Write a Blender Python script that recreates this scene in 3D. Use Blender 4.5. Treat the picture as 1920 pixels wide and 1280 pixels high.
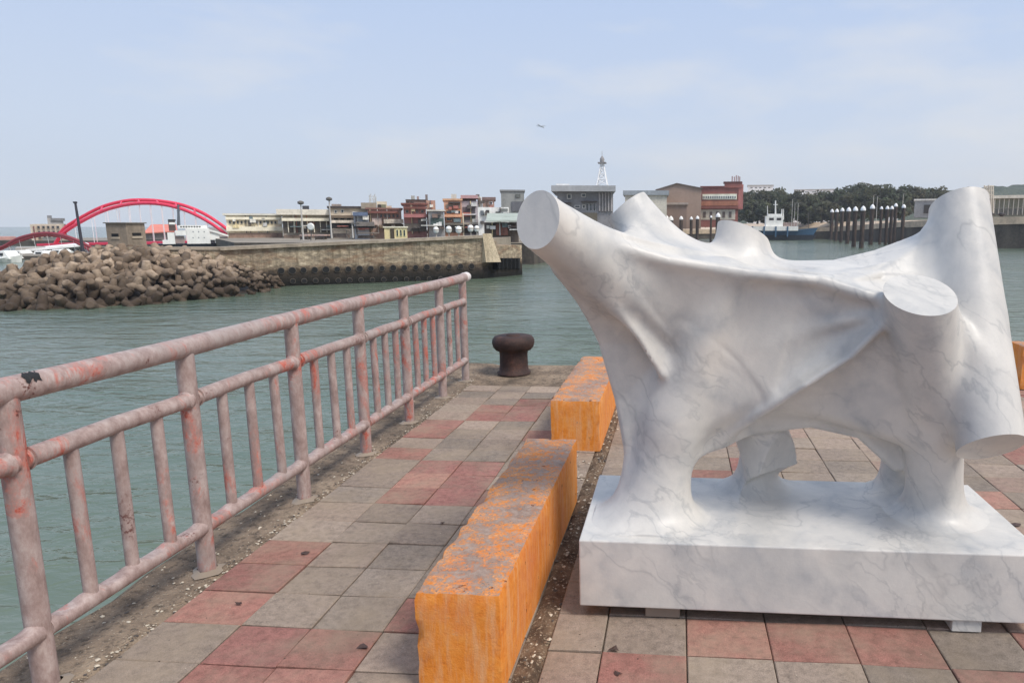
import bpy, math, random
import numpy as np
from mathutils import Vector, Matrix
random.seed(7)
R = math.radians
sc = bpy.context.scene
for o in list(bpy.data.objects): bpy.data.objects.remove(o)
LINK = sc.collection.objects.link

# ================================================================= camera, sky, sun, exposure
EYE = 1.675; FOC = 1300.0; CX = 1171.0; CY = 640.0
PITCH = math.atan(218 / FOC); YAW = R(4.34)
cam_d = bpy.data.cameras.new('camera'); cam = bpy.data.objects.new('camera', cam_d); LINK(cam)
cam_d.lens = FOC / 1920 * 36; cam_d.sensor_width = 36; cam_d.shift_x = -211 / 1920
cam_d.clip_start = .05; cam_d.clip_end = 4000
cam.location = (0, 0, EYE); cam.rotation_euler = (R(90) - PITCH, 0, YAW)
sc.camera = cam

SUN_EL, SUN_AZ = 54.0, 122.0          # azimuth measured from +Y (ahead) towards +X (right)
sd = Vector((math.sin(R(SUN_AZ)) * math.cos(R(SUN_EL)), math.cos(R(SUN_AZ)) * math.cos(R(SUN_EL)), math.sin(R(SUN_EL))))
sun_d = bpy.data.lights.new('sun', 'SUN'); sun_d.energy = 2.7; sun_d.angle = R(18); sun_d.color = (1, .93, .84)
sun = bpy.data.objects.new('sun', sun_d); LINK(sun)
sun.rotation_euler = sd.to_track_quat('Z', 'Y').to_euler()

world = bpy.data.worlds.new("World"); sc.world = world; world.use_nodes = True
wt = world.node_tree; wt.nodes.clear()
def wn(t, **k):
    n = wt.nodes.new(t)
    for a, v in k.items(): setattr(n, a, v)
    return n
wo = wn('ShaderNodeOutputWorld'); bg1 = wn('ShaderNodeBackground'); bg2 = wn('ShaderNodeBackground'); mx = wn('ShaderNodeMixShader')
sky = wn('ShaderNodeTexSky'); sky.sky_type = 'NISHITA'; sky.sun_disc = False
sky.sun_elevation = R(SUN_EL); sky.sun_rotation = R(SUN_AZ); sky.air_density = 1.0; sky.dust_density = 2.0; sky.ozone_density = 2.0
bg1.inputs['Strength'].default_value = .085
wt.links.new(sky.outputs[0], bg1.inputs[0])
tc = wn('ShaderNodeTexCoord'); mp = wn('ShaderNodeMapping'); mp.inputs['Scale'].default_value = (1.0, 1.0, 3.4); mp.inputs['Location'].default_value = (.35, .1, .0)
wt.links.new(tc.outputs['Generated'], mp.inputs[0])
nz = wn('ShaderNodeTexNoise'); nz.inputs['Scale'].default_value = 3.6; nz.inputs['Detail'].default_value = 7; nz.inputs['Roughness'].default_value = .52
wt.links.new(mp.outputs[0], nz.inputs['Vector'])
sep = wn('ShaderNodeSeparateXYZ'); wt.links.new(tc.outputs['Generated'], sep.inputs[0])
# the veil of thin cloud: blue-grey above, milky lower down, with soft streaks
veil = wn('ShaderNodeValToRGB'); e = veil.color_ramp.elements
e[0].position = 0.0; e[0].color = (.66, .73, .83, 1); e[1].position = 1.0; e[1].color = (.70, .78, .92, 1)
e2 = veil.color_ramp.elements.new(.16); e2.color = (.58, .67, .83, 1)
e3 = veil.color_ramp.elements.new(.5); e3.color = (.38, .54, .87, 1)
wt.links.new(sep.outputs[2], veil.inputs[0])
cr = wn('ShaderNodeValToRGB'); e = cr.color_ramp.elements
e[0].position = .44; e[0].color = (0, 0, 0, 1); e[1].position = .74; e[1].color = (.95, .95, .95, 1)
sx_ = wn('ShaderNodeMath'); sx_.operation = 'MULTIPLY_ADD'; sx_.inputs[1].default_value = .19; wt.links.new(sep.outputs[0], sx_.inputs[0]); wt.links.new(nz.outputs['Fac'], sx_.inputs[2]); wt.links.new(sx_.outputs[0], cr.inputs[0])
cm = wn('ShaderNodeMixRGB'); cm.inputs[2].default_value = (.75, .765, .80, 1)
wt.links.new(cr.outputs[0], cm.inputs[0]); wt.links.new(veil.outputs[0], cm.inputs[1])
wt.links.new(cm.outputs[0], bg2.inputs[0]); bg2.inputs[1].default_value = 1.0
mx.inputs[0].default_value = .86
wt.links.new(bg1.outputs[0], mx.inputs[1]); wt.links.new(bg2.outputs[0], mx.inputs[2]); wt.links.new(mx.outputs[0], wo.inputs[0])
vs = sc.view_settings; vs.view_transform = 'Standard'; vs.look = 'None'; vs.gamma = 1; vs.use_curve_mapping = False; vs.exposure = 0.18

# ================================================================= helpers
_fw = np.array([-math.sin(YAW) * math.cos(PITCH), math.cos(YAW) * math.cos(PITCH), -math.sin(PITCH)])
_rt = np.array([math.cos(YAW), math.sin(YAW), 0.]); _up = np.cross(_rt, _fw)
def _ray(x, y): return _fw + _rt * (x - CX) / FOC - _up * (y - CY) / FOC
def at(x, y, Y):                       # the point of the place seen at photo position x, y, Y metres ahead
    r = _ray(x, y); return Vector((r[0] * Y / r[1], Y, EYE + r[2] * Y / r[1]))
def onz(x, y, z=0.0):
    r = _ray(x, y); t = (z - EYE) / r[2]; return Vector((r[0] * t, r[1] * t, z))

def lin(r, g, b, k=1.0):
    f = lambda v: ((v / 255 + .055) / 1.055) ** 2.4 if v > 10 else v / 255 / 12.92
    return (min(f(r) * k, .9), min(f(g) * k, .9), min(f(b) * k, .9), 1)

class Mat:
    def __init__(s, name, rough=.7, metallic=0.0, spec=.5):
        s.m = bpy.data.materials.new(name); s.m.use_nodes = True; s.t = s.m.node_tree
        s.b = s.t.nodes['Principled BSDF']; s.b.inputs['Roughness'].default_value = rough
        s.b.inputs['Metallic'].default_value = metallic; s.b.inputs['Specular IOR Level'].default_value = spec
        s.geo = s.t.nodes.new('ShaderNodeNewGeometry')
        s.obj = s.t.nodes.new('ShaderNodeTexCoord')
        s.pos = s.geo.outputs['Position']
    def L(s, a, b): s.t.links.new(a, b)
    def n(s, t, **k):
        n = s.t.nodes.new(t)
        for a, v in k.items(): setattr(n, a, v)
        return n
    def noise(s, scale, detail=4, rough=.55, vec=None, dist=0.0, stretch=None):
        n = s.n('ShaderNodeTexNoise'); n.inputs['Scale'].default_value = scale; n.inputs['Detail'].default_value = detail
        n.inputs['Roughness'].default_value = rough; n.inputs['Distortion'].default_value = dist
        v = vec or s.pos
        if stretch:
            m = s.n('ShaderNodeMapping'); m.inputs['Scale'].default_value = stretch; s.L(v, m.inputs[0]); v = m.outputs[0]
        s.L(v, n.inputs['Vector']); return n.outputs['Fac']
    def ramp(s, fac, stops):
        r = s.n('ShaderNodeValToRGB'); el = r.color_ramp.elements
        while len(el) < len(stops): el.new(.5)
        for e_, (p_, c_) in zip(el, stops):
            e_.position = p_; e_.color = c_ if isinstance(c_, tuple) else (c_, c_, c_, 1)
        s.L(fac, r.inputs[0]); return r.outputs[0]
    def mix(s, fac, a, b, mode='MIX'):
        m = s.n('ShaderNodeMixRGB'); m.blend_type = mode
        for i, v in ((0, fac), (1, a), (2, b)):
            if hasattr(v, 'is_linked') or isinstance(v, bpy.types.NodeSocket): s.L(v, m.inputs[i])
            elif isinstance(v, (int, float)): m.inputs[i].default_value = v if i == 0 else (v, v, v, 1)
            else: m.inputs[i].default_value = v
        return m.outputs[0]
    def math(s, op, a, b=0.0, clamp=False):
        m = s.n('ShaderNodeMath'); m.operation = op; m.use_clamp = clamp
        for i, v in ((0, a), (1, b)):
            if isinstance(v, bpy.types.NodeSocket): s.L(v, m.inputs[i])
            else: m.inputs[i].default_value = v
        return m.outputs[0]
    def color(s, c):
        if isinstance(c, bpy.types.NodeSocket): s.L(c, s.b.inputs['Base Color'])
        else: s.b.inputs['Base Color'].default_value = c
    def bump(s, h, strength=.3, dist=.01):
        b = s.n('ShaderNodeBump'); b.inputs['Strength'].default_value = strength; b.inputs['Distance'].default_value = dist
        s.L(h, b.inputs['Height']); s.L(b.outputs[0], s.b.inputs['Normal'])

_cache = {}
def wall_mat(rgb, name='painted_wall', var=.25, scale=.35, rough=.8, k=1.42):
    key = (rgb, name, var, scale)
    if key in _cache: return _cache[key]
    m = Mat(name, rough); g_ = .3 * rgb[0] + .59 * rgb[1] + .11 * rgb[2] + 6; c = lin(*[v * .72 + g_ * .28 for v in rgb], k)
    n1 = m.noise(scale, 6, .65, stretch=(1, 1, .35)); n2 = m.noise(scale * 6, 3, .6)
    f = m.ramp(m.math('ADD', m.math('MULTIPLY', n1, .65), m.math('MULTIPLY', n2, .35)), [(.32, 1 - var * 1.6), (.62, 1 + var * .3)])
    m.color(m.mix(1.0, c, f, 'MULTIPLY')); _cache[key] = m.m; return m.m
def plain(rgb, name, rough=.6, metallic=0.0, k=1.15):
    return wall_mat(rgb, name, .12, 1.5, rough, k)
GLASS = Mat('window_glass', .15); GLASS.color(lin(70, 76, 82, .6)); GLASS = GLASS.m
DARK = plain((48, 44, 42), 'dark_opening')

class MB:
    """collects shapes; build() links them as one mesh object"""
    def __init__(s): s.v = []; s.f = []; s.mi = []; s.sm = []; s.cur = 0
    def add(s, vs_, fs_, smooth=False):
        o = len(s.v); s.v += [tuple(v) for v in vs_]
        for f in fs_: s.f.append(tuple(i + o for i in f)); s.mi.append(s.cur); s.sm.append(smooth)
    def box(s, x0, x1, y0, y1, z0, z1, rot=0.0, about=None):
        if x0 > x1: x0, x1 = x1, x0
        v = [Vector(p) for p in ((x0, y0, z0), (x1, y0, z0), (x1, y1, z0), (x0, y1, z0), (x0, y0, z1), (x1, y0, z1), (x1, y1, z1), (x0, y1, z1))]
        if rot:
            c = Vector(about) if about else Vector(((x0 + x1) / 2, (y0 + y1) / 2, 0)); m = Matrix.Rotation(rot, 3, 'Z')
            v = [m @ (p - c) + c for p in v]
        s.add(v, [(0, 3, 2, 1), (4, 5, 6, 7), (0, 1, 5, 4), (1, 2, 6, 5), (2, 3, 7, 6), (3, 0, 4, 7)])
    def hexa(s, v): s.add(v, [(0, 3, 2, 1), (4, 5, 6, 7), (0, 1, 5, 4), (1, 2, 6, 5), (2, 3, 7, 6), (3, 0, 4, 7)])
    def prism(s, pts, y0, y1):            # polygon in x,z extruded along y
        n = len(pts); v = [(x, y0, z) for x, z in pts] + [(x, y1, z) for x, z in pts]
        s.add(v, [tuple(range(n)), tuple(range(2 * n - 1, n - 1, -1))] + [(i, i + n, (i + 1) % n + n, (i + 1) % n) for i in range(n)])
    def tube(s, pts, r, seg=10, cap=True, smooth=True, up=None):
        pts = [Vector(p) for p in pts]; n = len(pts)
        rr = r if isinstance(r, (list, tuple)) else [r] * n
        vs_ = []; prev = None
        for i, p in enumerate(pts):
            d = (pts[min(i + 1, n - 1)] - pts[max(i - 1, 0)]).normalized()
            if prev is None:
                a = Vector((0, 0, 1)) if abs(d.z) < .9 else Vector((1, 0, 0))
                u = (a - d * a.dot(d)).normalized()
            else: u = (prev - d * prev.dot(d)).normalized()
            prev = u; w = d.cross(u)
            for k in range(seg):
                t = 2 * math.pi * k / seg; vs_.append(p + (u * math.cos(t) + w * math.sin(t)) * rr[i])
        fs_ = [(i * seg + k, i * seg + (k + 1) % seg, (i + 1) * seg + (k + 1) % seg, (i + 1) * seg + k) for i in range(n - 1) for k in range(seg)]
        s.add(vs_, fs_, smooth)
        if cap:
            s.add(vs_[:seg], [tuple(range(seg - 1, -1, -1))]); s.add(vs_[-seg:], [tuple(range(seg))])
    def lathe(s, prof, c, seg=24, smooth=True):
        c = Vector(c); vs_ = [c + Vector((r * math.cos(2 * math.pi * k / seg), r * math.sin(2 * math.pi * k / seg), z)) for r, z in prof for k in range(seg)]
        n = len(prof)
        s.add(vs_, [(i * seg + k, i * seg + (k + 1) % seg, (i + 1) * seg + (k + 1) % seg, (i + 1) * seg + k) for i in range(n - 1) for k in range(seg)], smooth)
        s.add(vs_[-seg:], [tuple(range(seg))], False); s.add(vs_[:seg], [tuple(range(seg - 1, -1, -1))], False)
    def ball(s, c, r, seg=12, rings=8, sz=1.0):
        prof = [(max(r * math.sin(math.pi * i / rings), 1e-3), -r * sz * math.cos(math.pi * i / rings)) for i in range(rings + 1)]
        s.lathe(prof, c, seg)
    def build(s, name, mats, parent=None, bevel=0.0, origin=None):
        me = bpy.data.meshes.new(name); o = Vector(origin) if origin is not None else Vector((0, 0, 0))
        if parent is not None and origin is None: o = Vector(parent['_o'])
        me.from_pydata([tuple(Vector(v) - o) for v in s.v], [], s.f)
        if not isinstance(mats, (list, tuple)): mats = [mats]
        for m in mats: me.materials.append(m)
        me.polygons.foreach_set('material_index', s.mi); me.polygons.foreach_set('use_smooth', s.sm); me.update()
        ob = bpy.data.objects.new(name, me); LINK(ob)
        ob['_o'] = tuple(o)
        if parent is None: ob.location = o
        else: ob.parent = parent; ob.location = o - Vector(parent['_o'])
        if bevel:
            bm_ = ob.modifiers.new('bevel', 'BEVEL'); bm_.width = bevel; bm_.segments = 2; bm_.limit_method = 'ANGLE'; bm_.angle_limit = R(40)
        return ob
def tag(o, label, cat, group=None):
    o['label'] = label; o['category'] = cat
    if group: o['group'] = group
    return o
def thing(name, label, cat, loc, group=None):
    o = bpy.data.objects.new(name, None); LINK(o); o.location = loc; o['_o'] = tuple(loc); o.empty_display_size = .2
    return tag(o, label, cat, group)
def structure(o, kind='structure'):
    o['kind'] = kind; return o
def copy_tree(o, parent=None):
    c = o.copy(); LINK(c)
    if parent is not None: c.parent = parent
    for ch in list(o.children): copy_tree(ch, c)
    return c
def disp(co, s):            # cheap smooth pseudo noise
    x, y, z = co
    return (math.sin(x * s + 1.3) * math.cos(y * s * 1.27 + .4) + math.sin(z * s * 1.13 + y * s * .7 + 2.1) + math.cos((x - z) * s * 1.9)) / 3
WATER = -3.5
def face_camera_side(o):
    """turn a harbour building so that its front looks out over the basin, as the quay it stands on curves"""
    th = math.atan2(-o.location.x, o.location.y); o.rotation_euler.z = th; o.scale.x = math.cos(th)
# ================================================================= the setting: water, quay, pavement
m = Mat('harbour_water', .12, spec=.5)
n1 = m.noise(.9, 3, .5, dist=.4, stretch=(.45, 1.0, 1)); n2 = m.noise(3.6, 3, .55, dist=.5, stretch=(.5, 1.0, 1)); n3 = m.noise(.09, 3, .5)
big = m.ramp(n3, [(.35, lin(112, 131, 112, .60)), (.65, lin(134, 147, 128, .60))])
m.color(big)
h = m.math('ADD', m.math('MULTIPLY', n1, 1.0), m.math('MULTIPLY', n2, .30))
h = m.math('MULTIPLY', h, m.ramp(m.noise(.06, 4, .6, stretch=(.5, 1, 1)), [(.36, .40), (.62, 1.0)]))
m.bump(h, 1.0, .36); m.b.inputs['IOR'].default_value = 1.33; m.b.inputs['Roughness'].default_value = .14
mb = MB(); S = 1800
mb.add([(-S, -60, WATER), (S, -60, WATER), (S, S, WATER), (-S, S, WATER)], [(0, 1, 2, 3)])
structure(mb.build('water', m.m))
mb = MB(); mb.add([(-S, -60, -9), (S, -60, -9), (S, S, -9), (-S, S, -9)], [(0, 1, 2, 3)])
structure(mb.build('seabed', plain((60, 60, 50), 'seabed_mud')))

# rough old concrete of the quay top
m = Mat('rough_quay_concrete', .92, spec=.3)
a = m.noise(3.0, 8, .7); b = m.noise(22, 6, .72); c = m.noise(90, 3, .6); dk = m.noise(1.1, 4, .6, stretch=(2.2, 1, 1))
base = m.ramp(a, [(.30, lin(104, 90, 76)), (.48, lin(142, 124, 106)), (.66, lin(172, 152, 130))])
base = m.mix(m.ramp(b, [(.36, .75), (.5, 0.0)]), base, lin(70, 62, 54))
base = m.mix(m.ramp(c, [(.63, 0.0), (.70, .8)]), base, lin(205, 192, 172))
base = m.mix(m.ramp(dk, [(.52, 0.0), (.68, .6)]), base, lin(72, 66, 60))
m.color(base); m.bump(m.math('ADD', b, m.math('MULTIPLY', c, .6)), .9, .03)
QC = m.m
m = Mat('quay_side_concrete', .9, spec=.3)
sepz = m.n('ShaderNodeSeparateXYZ'); m.L(m.pos, sepz.inputs[0])
a = m.noise(1.2, 6, .7)
zz = m.math('ADD', sepz.outputs[2], m.math('MULTIPLY', a, 1.2))
m.color(m.ramp(m.math('MULTIPLY_ADD', zz, .3) if False else m.math('ADD', m.math('MULTIPLY', zz, .25), .8), [(.25, lin(36, 38, 30)), (.5, lin(80, 76, 60)), (.8, lin(140, 124, 104))]))
QSIDE = m.m
# quay body with an uneven water edge on the left
ys = [-7 + .25 * i for i in range(61)] + [8.2]
def edge_x(y): return -2.60 - .03 * (y - 3) / 1.5 * .8 + .02 * math.sin(y * 5.1) + .014 * math.sin(y * 13.7 + 1)
mb = MB()
XR = 16.0
xs_in = [-2.16, -1.0, 3.0, XR]
cols = []
for y in ys:
    yy = y; ex = edge_x(min(y, 8.0)) 
    row = [(ex, yy, -.02 - .01 * abs(math.sin(y * 9))), (ex + .05, yy, .0 + .004 * math.sin(y * 21)), (-2.42, yy, .005 * math.sin(y * 4)), (-2.24, yy, -.002), (-2.16, yy, -.016)] + [(x, yy, -.016 if y < 7.35 else -.002) for x in xs_in[1:]]
    cols.append(row)
n = len(cols[0])
v = [p for row in cols for p in row]
mb.add(v, [(i * n + j, i * n + j + 1, (i + 1) * n + j + 1, (i + 1) * n + j) for i in range(len(ys) - 1) for j in range(n - 1)], False)
mb.cur = 1
L = [row[0] for row in cols]
mb.add(L + [(x - .03, y, -6) for x, y, z in L], [(i, i + 1, i + 1 + len(L), i + len(L)) for i in range(len(L) - 1)])
Fr = cols[-1]
mb.add(list(Fr) + [(x, y, -6) for x, y, z in Fr], [(i, i + 1, i + 1 + n, i + n) for i in range(n - 1)])
structure(mb.build('quay_ground', [QC, QSIDE]))

# paving: every slab with its own tint (grey or dusty red)
m = Mat('paving_slabs', .85, spec=.35)
at_ = m.n('ShaderNodeVertexColor'); at_.layer_name = 'tint'
f1 = m.noise(260, 3, .7); f2 = m.noise(26, 5, .7); f3 = m.noise(3.2, 5, .65); f4 = m.noise(9, 5, .75)
c_ = m.mix(.85, at_.outputs['Color'], m.ramp(f1, [(.3, .55), (.5, 1.0), (.72, 1.42)]), 'MULTIPLY')
c_ = m.mix(.85, c_, m.ramp(f2, [(.28, .55), (.52, 1.0), (.75, 1.28)]), 'MULTIPLY')
c_ = m.mix(m.ramp(f3, [(.42, 0.0), (.72, .6)]), c_, lin(158, 142, 122))
c_ = m.mix(m.ramp(m.noise(1.3, 6, .7, dist=.5), [(.50, 0.0), (.70, .5)]), c_, lin(104, 92, 80))
c_ = m.mix(m.ramp(f4, [(.62, 0.0), (.75, .55)]), c_, lin(82, 74, 66))
c_ = m.mix(m.ramp(m.noise(48, 2, .5), [(.74, 0.0), (.77, .9)]), c_, lin(66, 54, 48))
m.color(c_); m.bump(m.math('ADD', f1, m.math('MULTIPLY', f2, 1.2)), .45, .006)
PAVE = m.m
GREY = [(164, 148, 134), (152, 139, 127), (172, 153, 138), (158, 142, 129)]
RED = [(168, 120, 108), (158, 110, 100), (174, 128, 114), (162, 114, 105)]
PINK = [(178, 152, 136), (170, 144, 130)]
rnd = random.Random(3)
slabs = []     # x0,x1,y0,y1,tint
def tint(kind):
    c = rnd.choice({'g': GREY, 'r': RED, 'p': PINK}[kind]); k = rnd.uniform(.68, .92); return lin(*c, k)
redL = {0: [2.58, 2.867, 3.13, 4.65, 5.45, 5.2], 1: [2.32, 2.06, 1.8, 3.91, 4.17, 4.43, 5.72, 5.98], 2: [2.32, 2.06, 3.91, 4.17, 4.43, 5.72, 5.98, 6.24], 3: [2.58, 3.91, 5.2, 6.24, 6.5]}
colL = [(-2.185, -1.833), (-1.833, -1.522), (-1.522, -1.211), (-1.211, -.902), (-.902, -.60)]
y = 2.58 - .2625 * 30
rows = []
while y < 7.0: rows.append(y); y += .2625
for ci, (x0, x1) in enumerate(colL):
    for y in rows:
        red = any(abs(y - q) < .1 for q in redL.get(ci, []))
        if y < 1.5: red = rnd.random() < .3
        slabs.append((x0, x1, y, min(y + .2625, 7.13), tint('r' if red else 'g')))
colR = [(-.50, -.28)] + [(-.28 + .3365 * i, -.28 + .3365 * (i + 1)) for i in range(47)]
y = 2.505 - .2665 * 30; rows = []
while y < 7.1: rows.append(y); y += .2665
forced = {(1, 0): 'g', (2, 0): 'r', (3, 0): 'r', (4, 0): 'r', (5, 0): 'g', (6, 0): 'r', (0, 0): 'g', (0, -1): 'p', (0, -2): 'p', (0, 1): 'g', (1, -1): 'r', (2, -1): 'g', (3, -1): 'g', (4, -1): 'g', (5, -1): 'r', (6, -1): 'g', (1, -2): 'r', (2, -2): 'g'}
for ci, (x0, x1) in enumerate(colR):
    for y in rows:
        ri = round((y - 2.505) / .2665)
        kd = forced.get((ci, ri))
        if kd is None:
            kd = 'r' if (rnd.random() < (.36 if (ri // 3 + ci // 2) % 2 else .16)) else rnd.choice('ggp')
            if ci <= 1 and ri > 0: kd = 'g'
        slabs.append((x0, x1, y, min(y + .2665, 7.25), tint(kd)))
mb = MB(); cl = []
for x0, x1, y0, y1, t in slabs:
    g = .0026; bv = .004; z = rnd.uniform(-.0025, .0025); tx, ty = rnd.uniform(-.003, .003), rnd.uniform(-.003, .003)
    def q(x, y, d, zz):
        return (x, y, zz + tx * (1 if x > (x0 + x1) / 2 else -1) + ty * (1 if y > (y0 + y1) / 2 else -1))
    a_ = [(x0 + g, y0 + g), (x1 - g, y0 + g), (x1 - g, y1 - g), (x0 + g, y1 - g)]
    b_ = [(x0 + g + bv, y0 + g + bv), (x1 - g - bv, y0 + g + bv), (x1 - g - bv, y1 - g - bv), (x0 + g + bv, y1 - g - bv)]
    vv = [q(x, y, 0, -.03) for x, y in a_] + [q(x, y, 0, z - .003) for x, y in a_] + [q(x, y, 0, z) for x, y in b_]
    mb.add(vv, [(8, 9, 10, 11)] + [(4 + i, 4 + (i + 1) % 4, 8 + (i + 1) % 4, 8 + i) for i in range(4)] + [(i, (i + 1) % 4, 4 + (i + 1) % 4, 4 + i) for i in range(4)])
    cl += [t] * 9
pv = mb.build('pavement', PAVE); structure(pv)
ca = pv.data.color_attributes.new('tint', 'FLOAT_COLOR', 'CORNER')
arr = np.repeat(np.array(cl, 'f'), 4, axis=0); ca.data.foreach_set('color', arr.ravel())
# dirt and crushed shell in the gap beside the blocks and along the kerb
m = Mat('dirt', .95, spec=.2); a = m.noise(60, 5, .7); b = m.noise(9, 4, .6)
m.color(m.mix(m.ramp(a, [(.56, 0.0), (.62, 1.0)]), m.ramp(b, [(.35, lin(78, 64, 54)), (.65, lin(136, 114, 94))]), lin(170, 152, 130)))
m.bump(a, 1, .02); DIRT = m.m
mb = MB()
gx = [-.605, -.58, -.555, -.53, -.495]; gy = [-4 + .09 * i for i in range(124)]
v = [(x + .006 * math.sin(y * 17 + x * 60), y, -.010 + .012 * max(0, math.sin(y * 7.3 + x * 90)) + (.004 if 0 < i < 4 else -.006)) for y in gy for i, x in enumerate(gx)]
mb.add(v, [(i * 5 + j, i * 5 + j + 1, i * 5 + j + 6, i * 5 + j + 5) for i in range(len(gy) - 1) for j in range(4)], True)
structure(mb.build('dirt_strip', DIRT))
mb = MB(); rr = random.Random(11)
def crumb(x, y, z, s):
    mb.cur = rr.choice([0, 0, 1, 2])
    vs_ = []
    for k in range(5):
        t = 2 * math.pi * k / 5 + rr.uniform(-.4, .4); vs_.append((x + s * rr.uniform(.6, 1.2) * math.cos(t), y + s * rr.uniform(.6, 1.2) * math.sin(t), z + rr.uniform(0, s * .25)))
    vs_.append((x, y, z + s * rr.uniform(.35, .8)))
    mb.add(vs_, [(k, (k + 1) % 5, 5) for k in range(5)])
for _ in range(520): crumb(rr.gauss(-.545, .026), rr.uniform(1.2, 7.0), -.004, rr.choice([.004, .006, .009, .013]))
for _ in range(900): crumb(-2.205 + rr.gauss(0, .022), rr.uniform(1.2, 7.2), -.004, rr.choice([.003, .005, .008]))
for _ in range(500): crumb(rr.uniform(-2.55, -2.2), rr.uniform(1.4, 7.6), .0, rr.choice([.003, .004, .007, .010]))
for _ in range(120): crumb(rr.uniform(-.9, -.6), rr.uniform(4.1, 4.9), .002, rr.choice([.004, .007, .010]))
for _ in range(140): crumb(rr.choice([rr.uniform(-2.1, -.9), rr.uniform(-.4, 3)]), rr.uniform(1.5, 6), .001, .003)
structure(mb.build('gravel', [plain((190, 175, 150), 'shell_grit'), plain((120, 98, 76), 'brown_grit'), plain((78, 68, 60), 'dark_grit')]), 'stuff')
# fallen dry leaves / dark scraps
LEAF = plain((70, 46, 38), 'dry_leaf')
for i, (x, y, s) in enumerate([(572, 1037, .022), (682, 1212, .022), (830, 980, .012), (1150, 1216, .02), (1158, 1263, .016), (448, 1131, .014), (1905, 984, .03)]):
    p = onz(x, y, .004); mb = MB(); k = 7
    vs_ = [(p.x + s * (1.4 if j % 2 else .8) * math.cos(j * 6.28 / k + i), p.y + s * .7 * (1.3 if j % 2 else .8) * math.sin(j * 6.28 / k + i), .004 + .004 * (j % 3)) for j in range(k)]
    mb.add(vs_ + [(p.x, p.y, .010)], [(j, (j + 1) % k, k) for j in range(k)])
    lb = ['dry brown leaf on the red slab midway along the walkway', 'curled dark leaf on the red slab left of the near orange block', 'tiny dark leaf scrap on grey slabs by the long orange block', 'dark leaf on the slab joint below the plinth corner', 'dark leaf on the red slab at the bottom edge', 'small dark leaf on the red slab nearest the railing', 'dark leaf on paving behind the plinth at far right'][i]
    tag(mb.build('dry_leaf', LEAF, origin=(p.x, p.y, .004)), lb, 'leaf', 'dry leaves on the paving')

# ================================================================= railing
m = Mat('peeling_pink_paint', .6, spec=.4)
a = m.noise(3.4, 7, .75, dist=.6, stretch=(1, 1, .55)); b = m.noise(19, 6, .75, stretch=(1, 1, .5)); c = m.noise(70, 4, .7)
base = m.ramp(b, [(.3, lin(140, 118, 112, .88)), (.5, lin(172, 151, 145, .88)), (.7, lin(200, 184, 178, .88))])
msk = m.math('MULTIPLY', m.ramp(a, [(.52, 0.0), (.61, 1.0)]), m.ramp(b, [(.42, .15), (.56, 1.0)]))
base = m.mix(msk, base, m.ramp(c, [(.35, lin(160, 66, 52)), (.6, lin(192, 108, 90))]))
msk2 = m.math('MULTIPLY', m.ramp(m.noise(5.3, 5, .7), [(.60, 0.0), (.66, 1.0)]), m.ramp(c, [(.5, 0.0), (.6, 1.0)]))
base = m.mix(msk2, base, lin(96, 56, 50))
gr = m.math('MULTIPLY', m.ramp(m.noise(2.2, 4, .6), [(.5, 0.0), (.66, .7)]), m.ramp(b, [(.4, .4), (.6, 1.0)]))
base = m.mix(gr, base, lin(168, 158, 154, .9))
m.color(base); m.bump(m.math('ADD', b, m.math('MULTIPLY', c, .5)), .5, .004); RAIL = m.m
RX = -2.285
rail = thing('railing', 'weathered pinkish grey tubular metal railing with red paint patches along the quay edge', 'railing', (RX, 4, 0))
posts = [.36, 1.25, 2.135, 3.01, 3.915, 4.79, 5.62, 6.50, 7.24]
def bumpy(y): return .003 * math.sin(y * 2.9)
pts = [(RX + bumpy(y), y, 1.12 + .006 * math.sin(y * 1.7)) for y in [-.6 + .2 * i for i in range(41)]]
pts[-1] = (RX, 7.30, 1.121); pts = pts[:-1] + [(RX, 7.30, 1.121)]
mb = MB(); mb.tube(pts, .047, 20)
tr = mb.build('top_rail', RAIL, rail)
mb = MB(); prof = []
mb.tube([(RX, 7.30, 1.121), (RX, 7.305, 1.121), (RX, 7.40, 1.122), (RX, 7.425, 1.122), (RX, 7.435, 1.122)], [.047, .051, .051, .045, .03], 20)
mb.build('end_cap', plain((205, 196, 192), 'bare_zinc'), rail)
# torn black tape stuck on the top rail
mb = MB(); P0 = Vector((RX, 2.21, 1.12))
vs_ = []; nn = 9
for i in range(nn):
    for j in range(5):
        th = R(18 + j * 13 + (6 if i % 2 else -5)); yy = -.035 + .07 * i / (nn - 1) + .006 * math.sin(j * 3 + i)
        if (i in (0, nn - 1)): yy *= .8
        r_ = .0495
        vs_.append(P0 + Vector((math.sin(th) * r_, yy, math.cos(th) * r_)))
mb.add(vs_, [(i * 5 + j, i * 5 + j + 1, i * 5 + j + 6, i * 5 + j + 5) for i in range(nn - 1) for j in range(4) if (i, j) not in ((0, 0), (3, 3), (6, 0), (7, 3))])
mb.build('tape_scrap', plain((24, 22, 22), 'black_tape'), rail)
mb0 = None
for i, y in enumerate(posts):
    lean = .004 * math.sin(i * 2.3)
    mb = MB(); mb.tube([(RX + lean, y, -.01), (RX + lean * .6, y, .5), (RX, y, 1.10)], .040, 18); mb.build('post', RAIL, rail)
CEM = plain((138, 120, 100), 'cement_collar')
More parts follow.
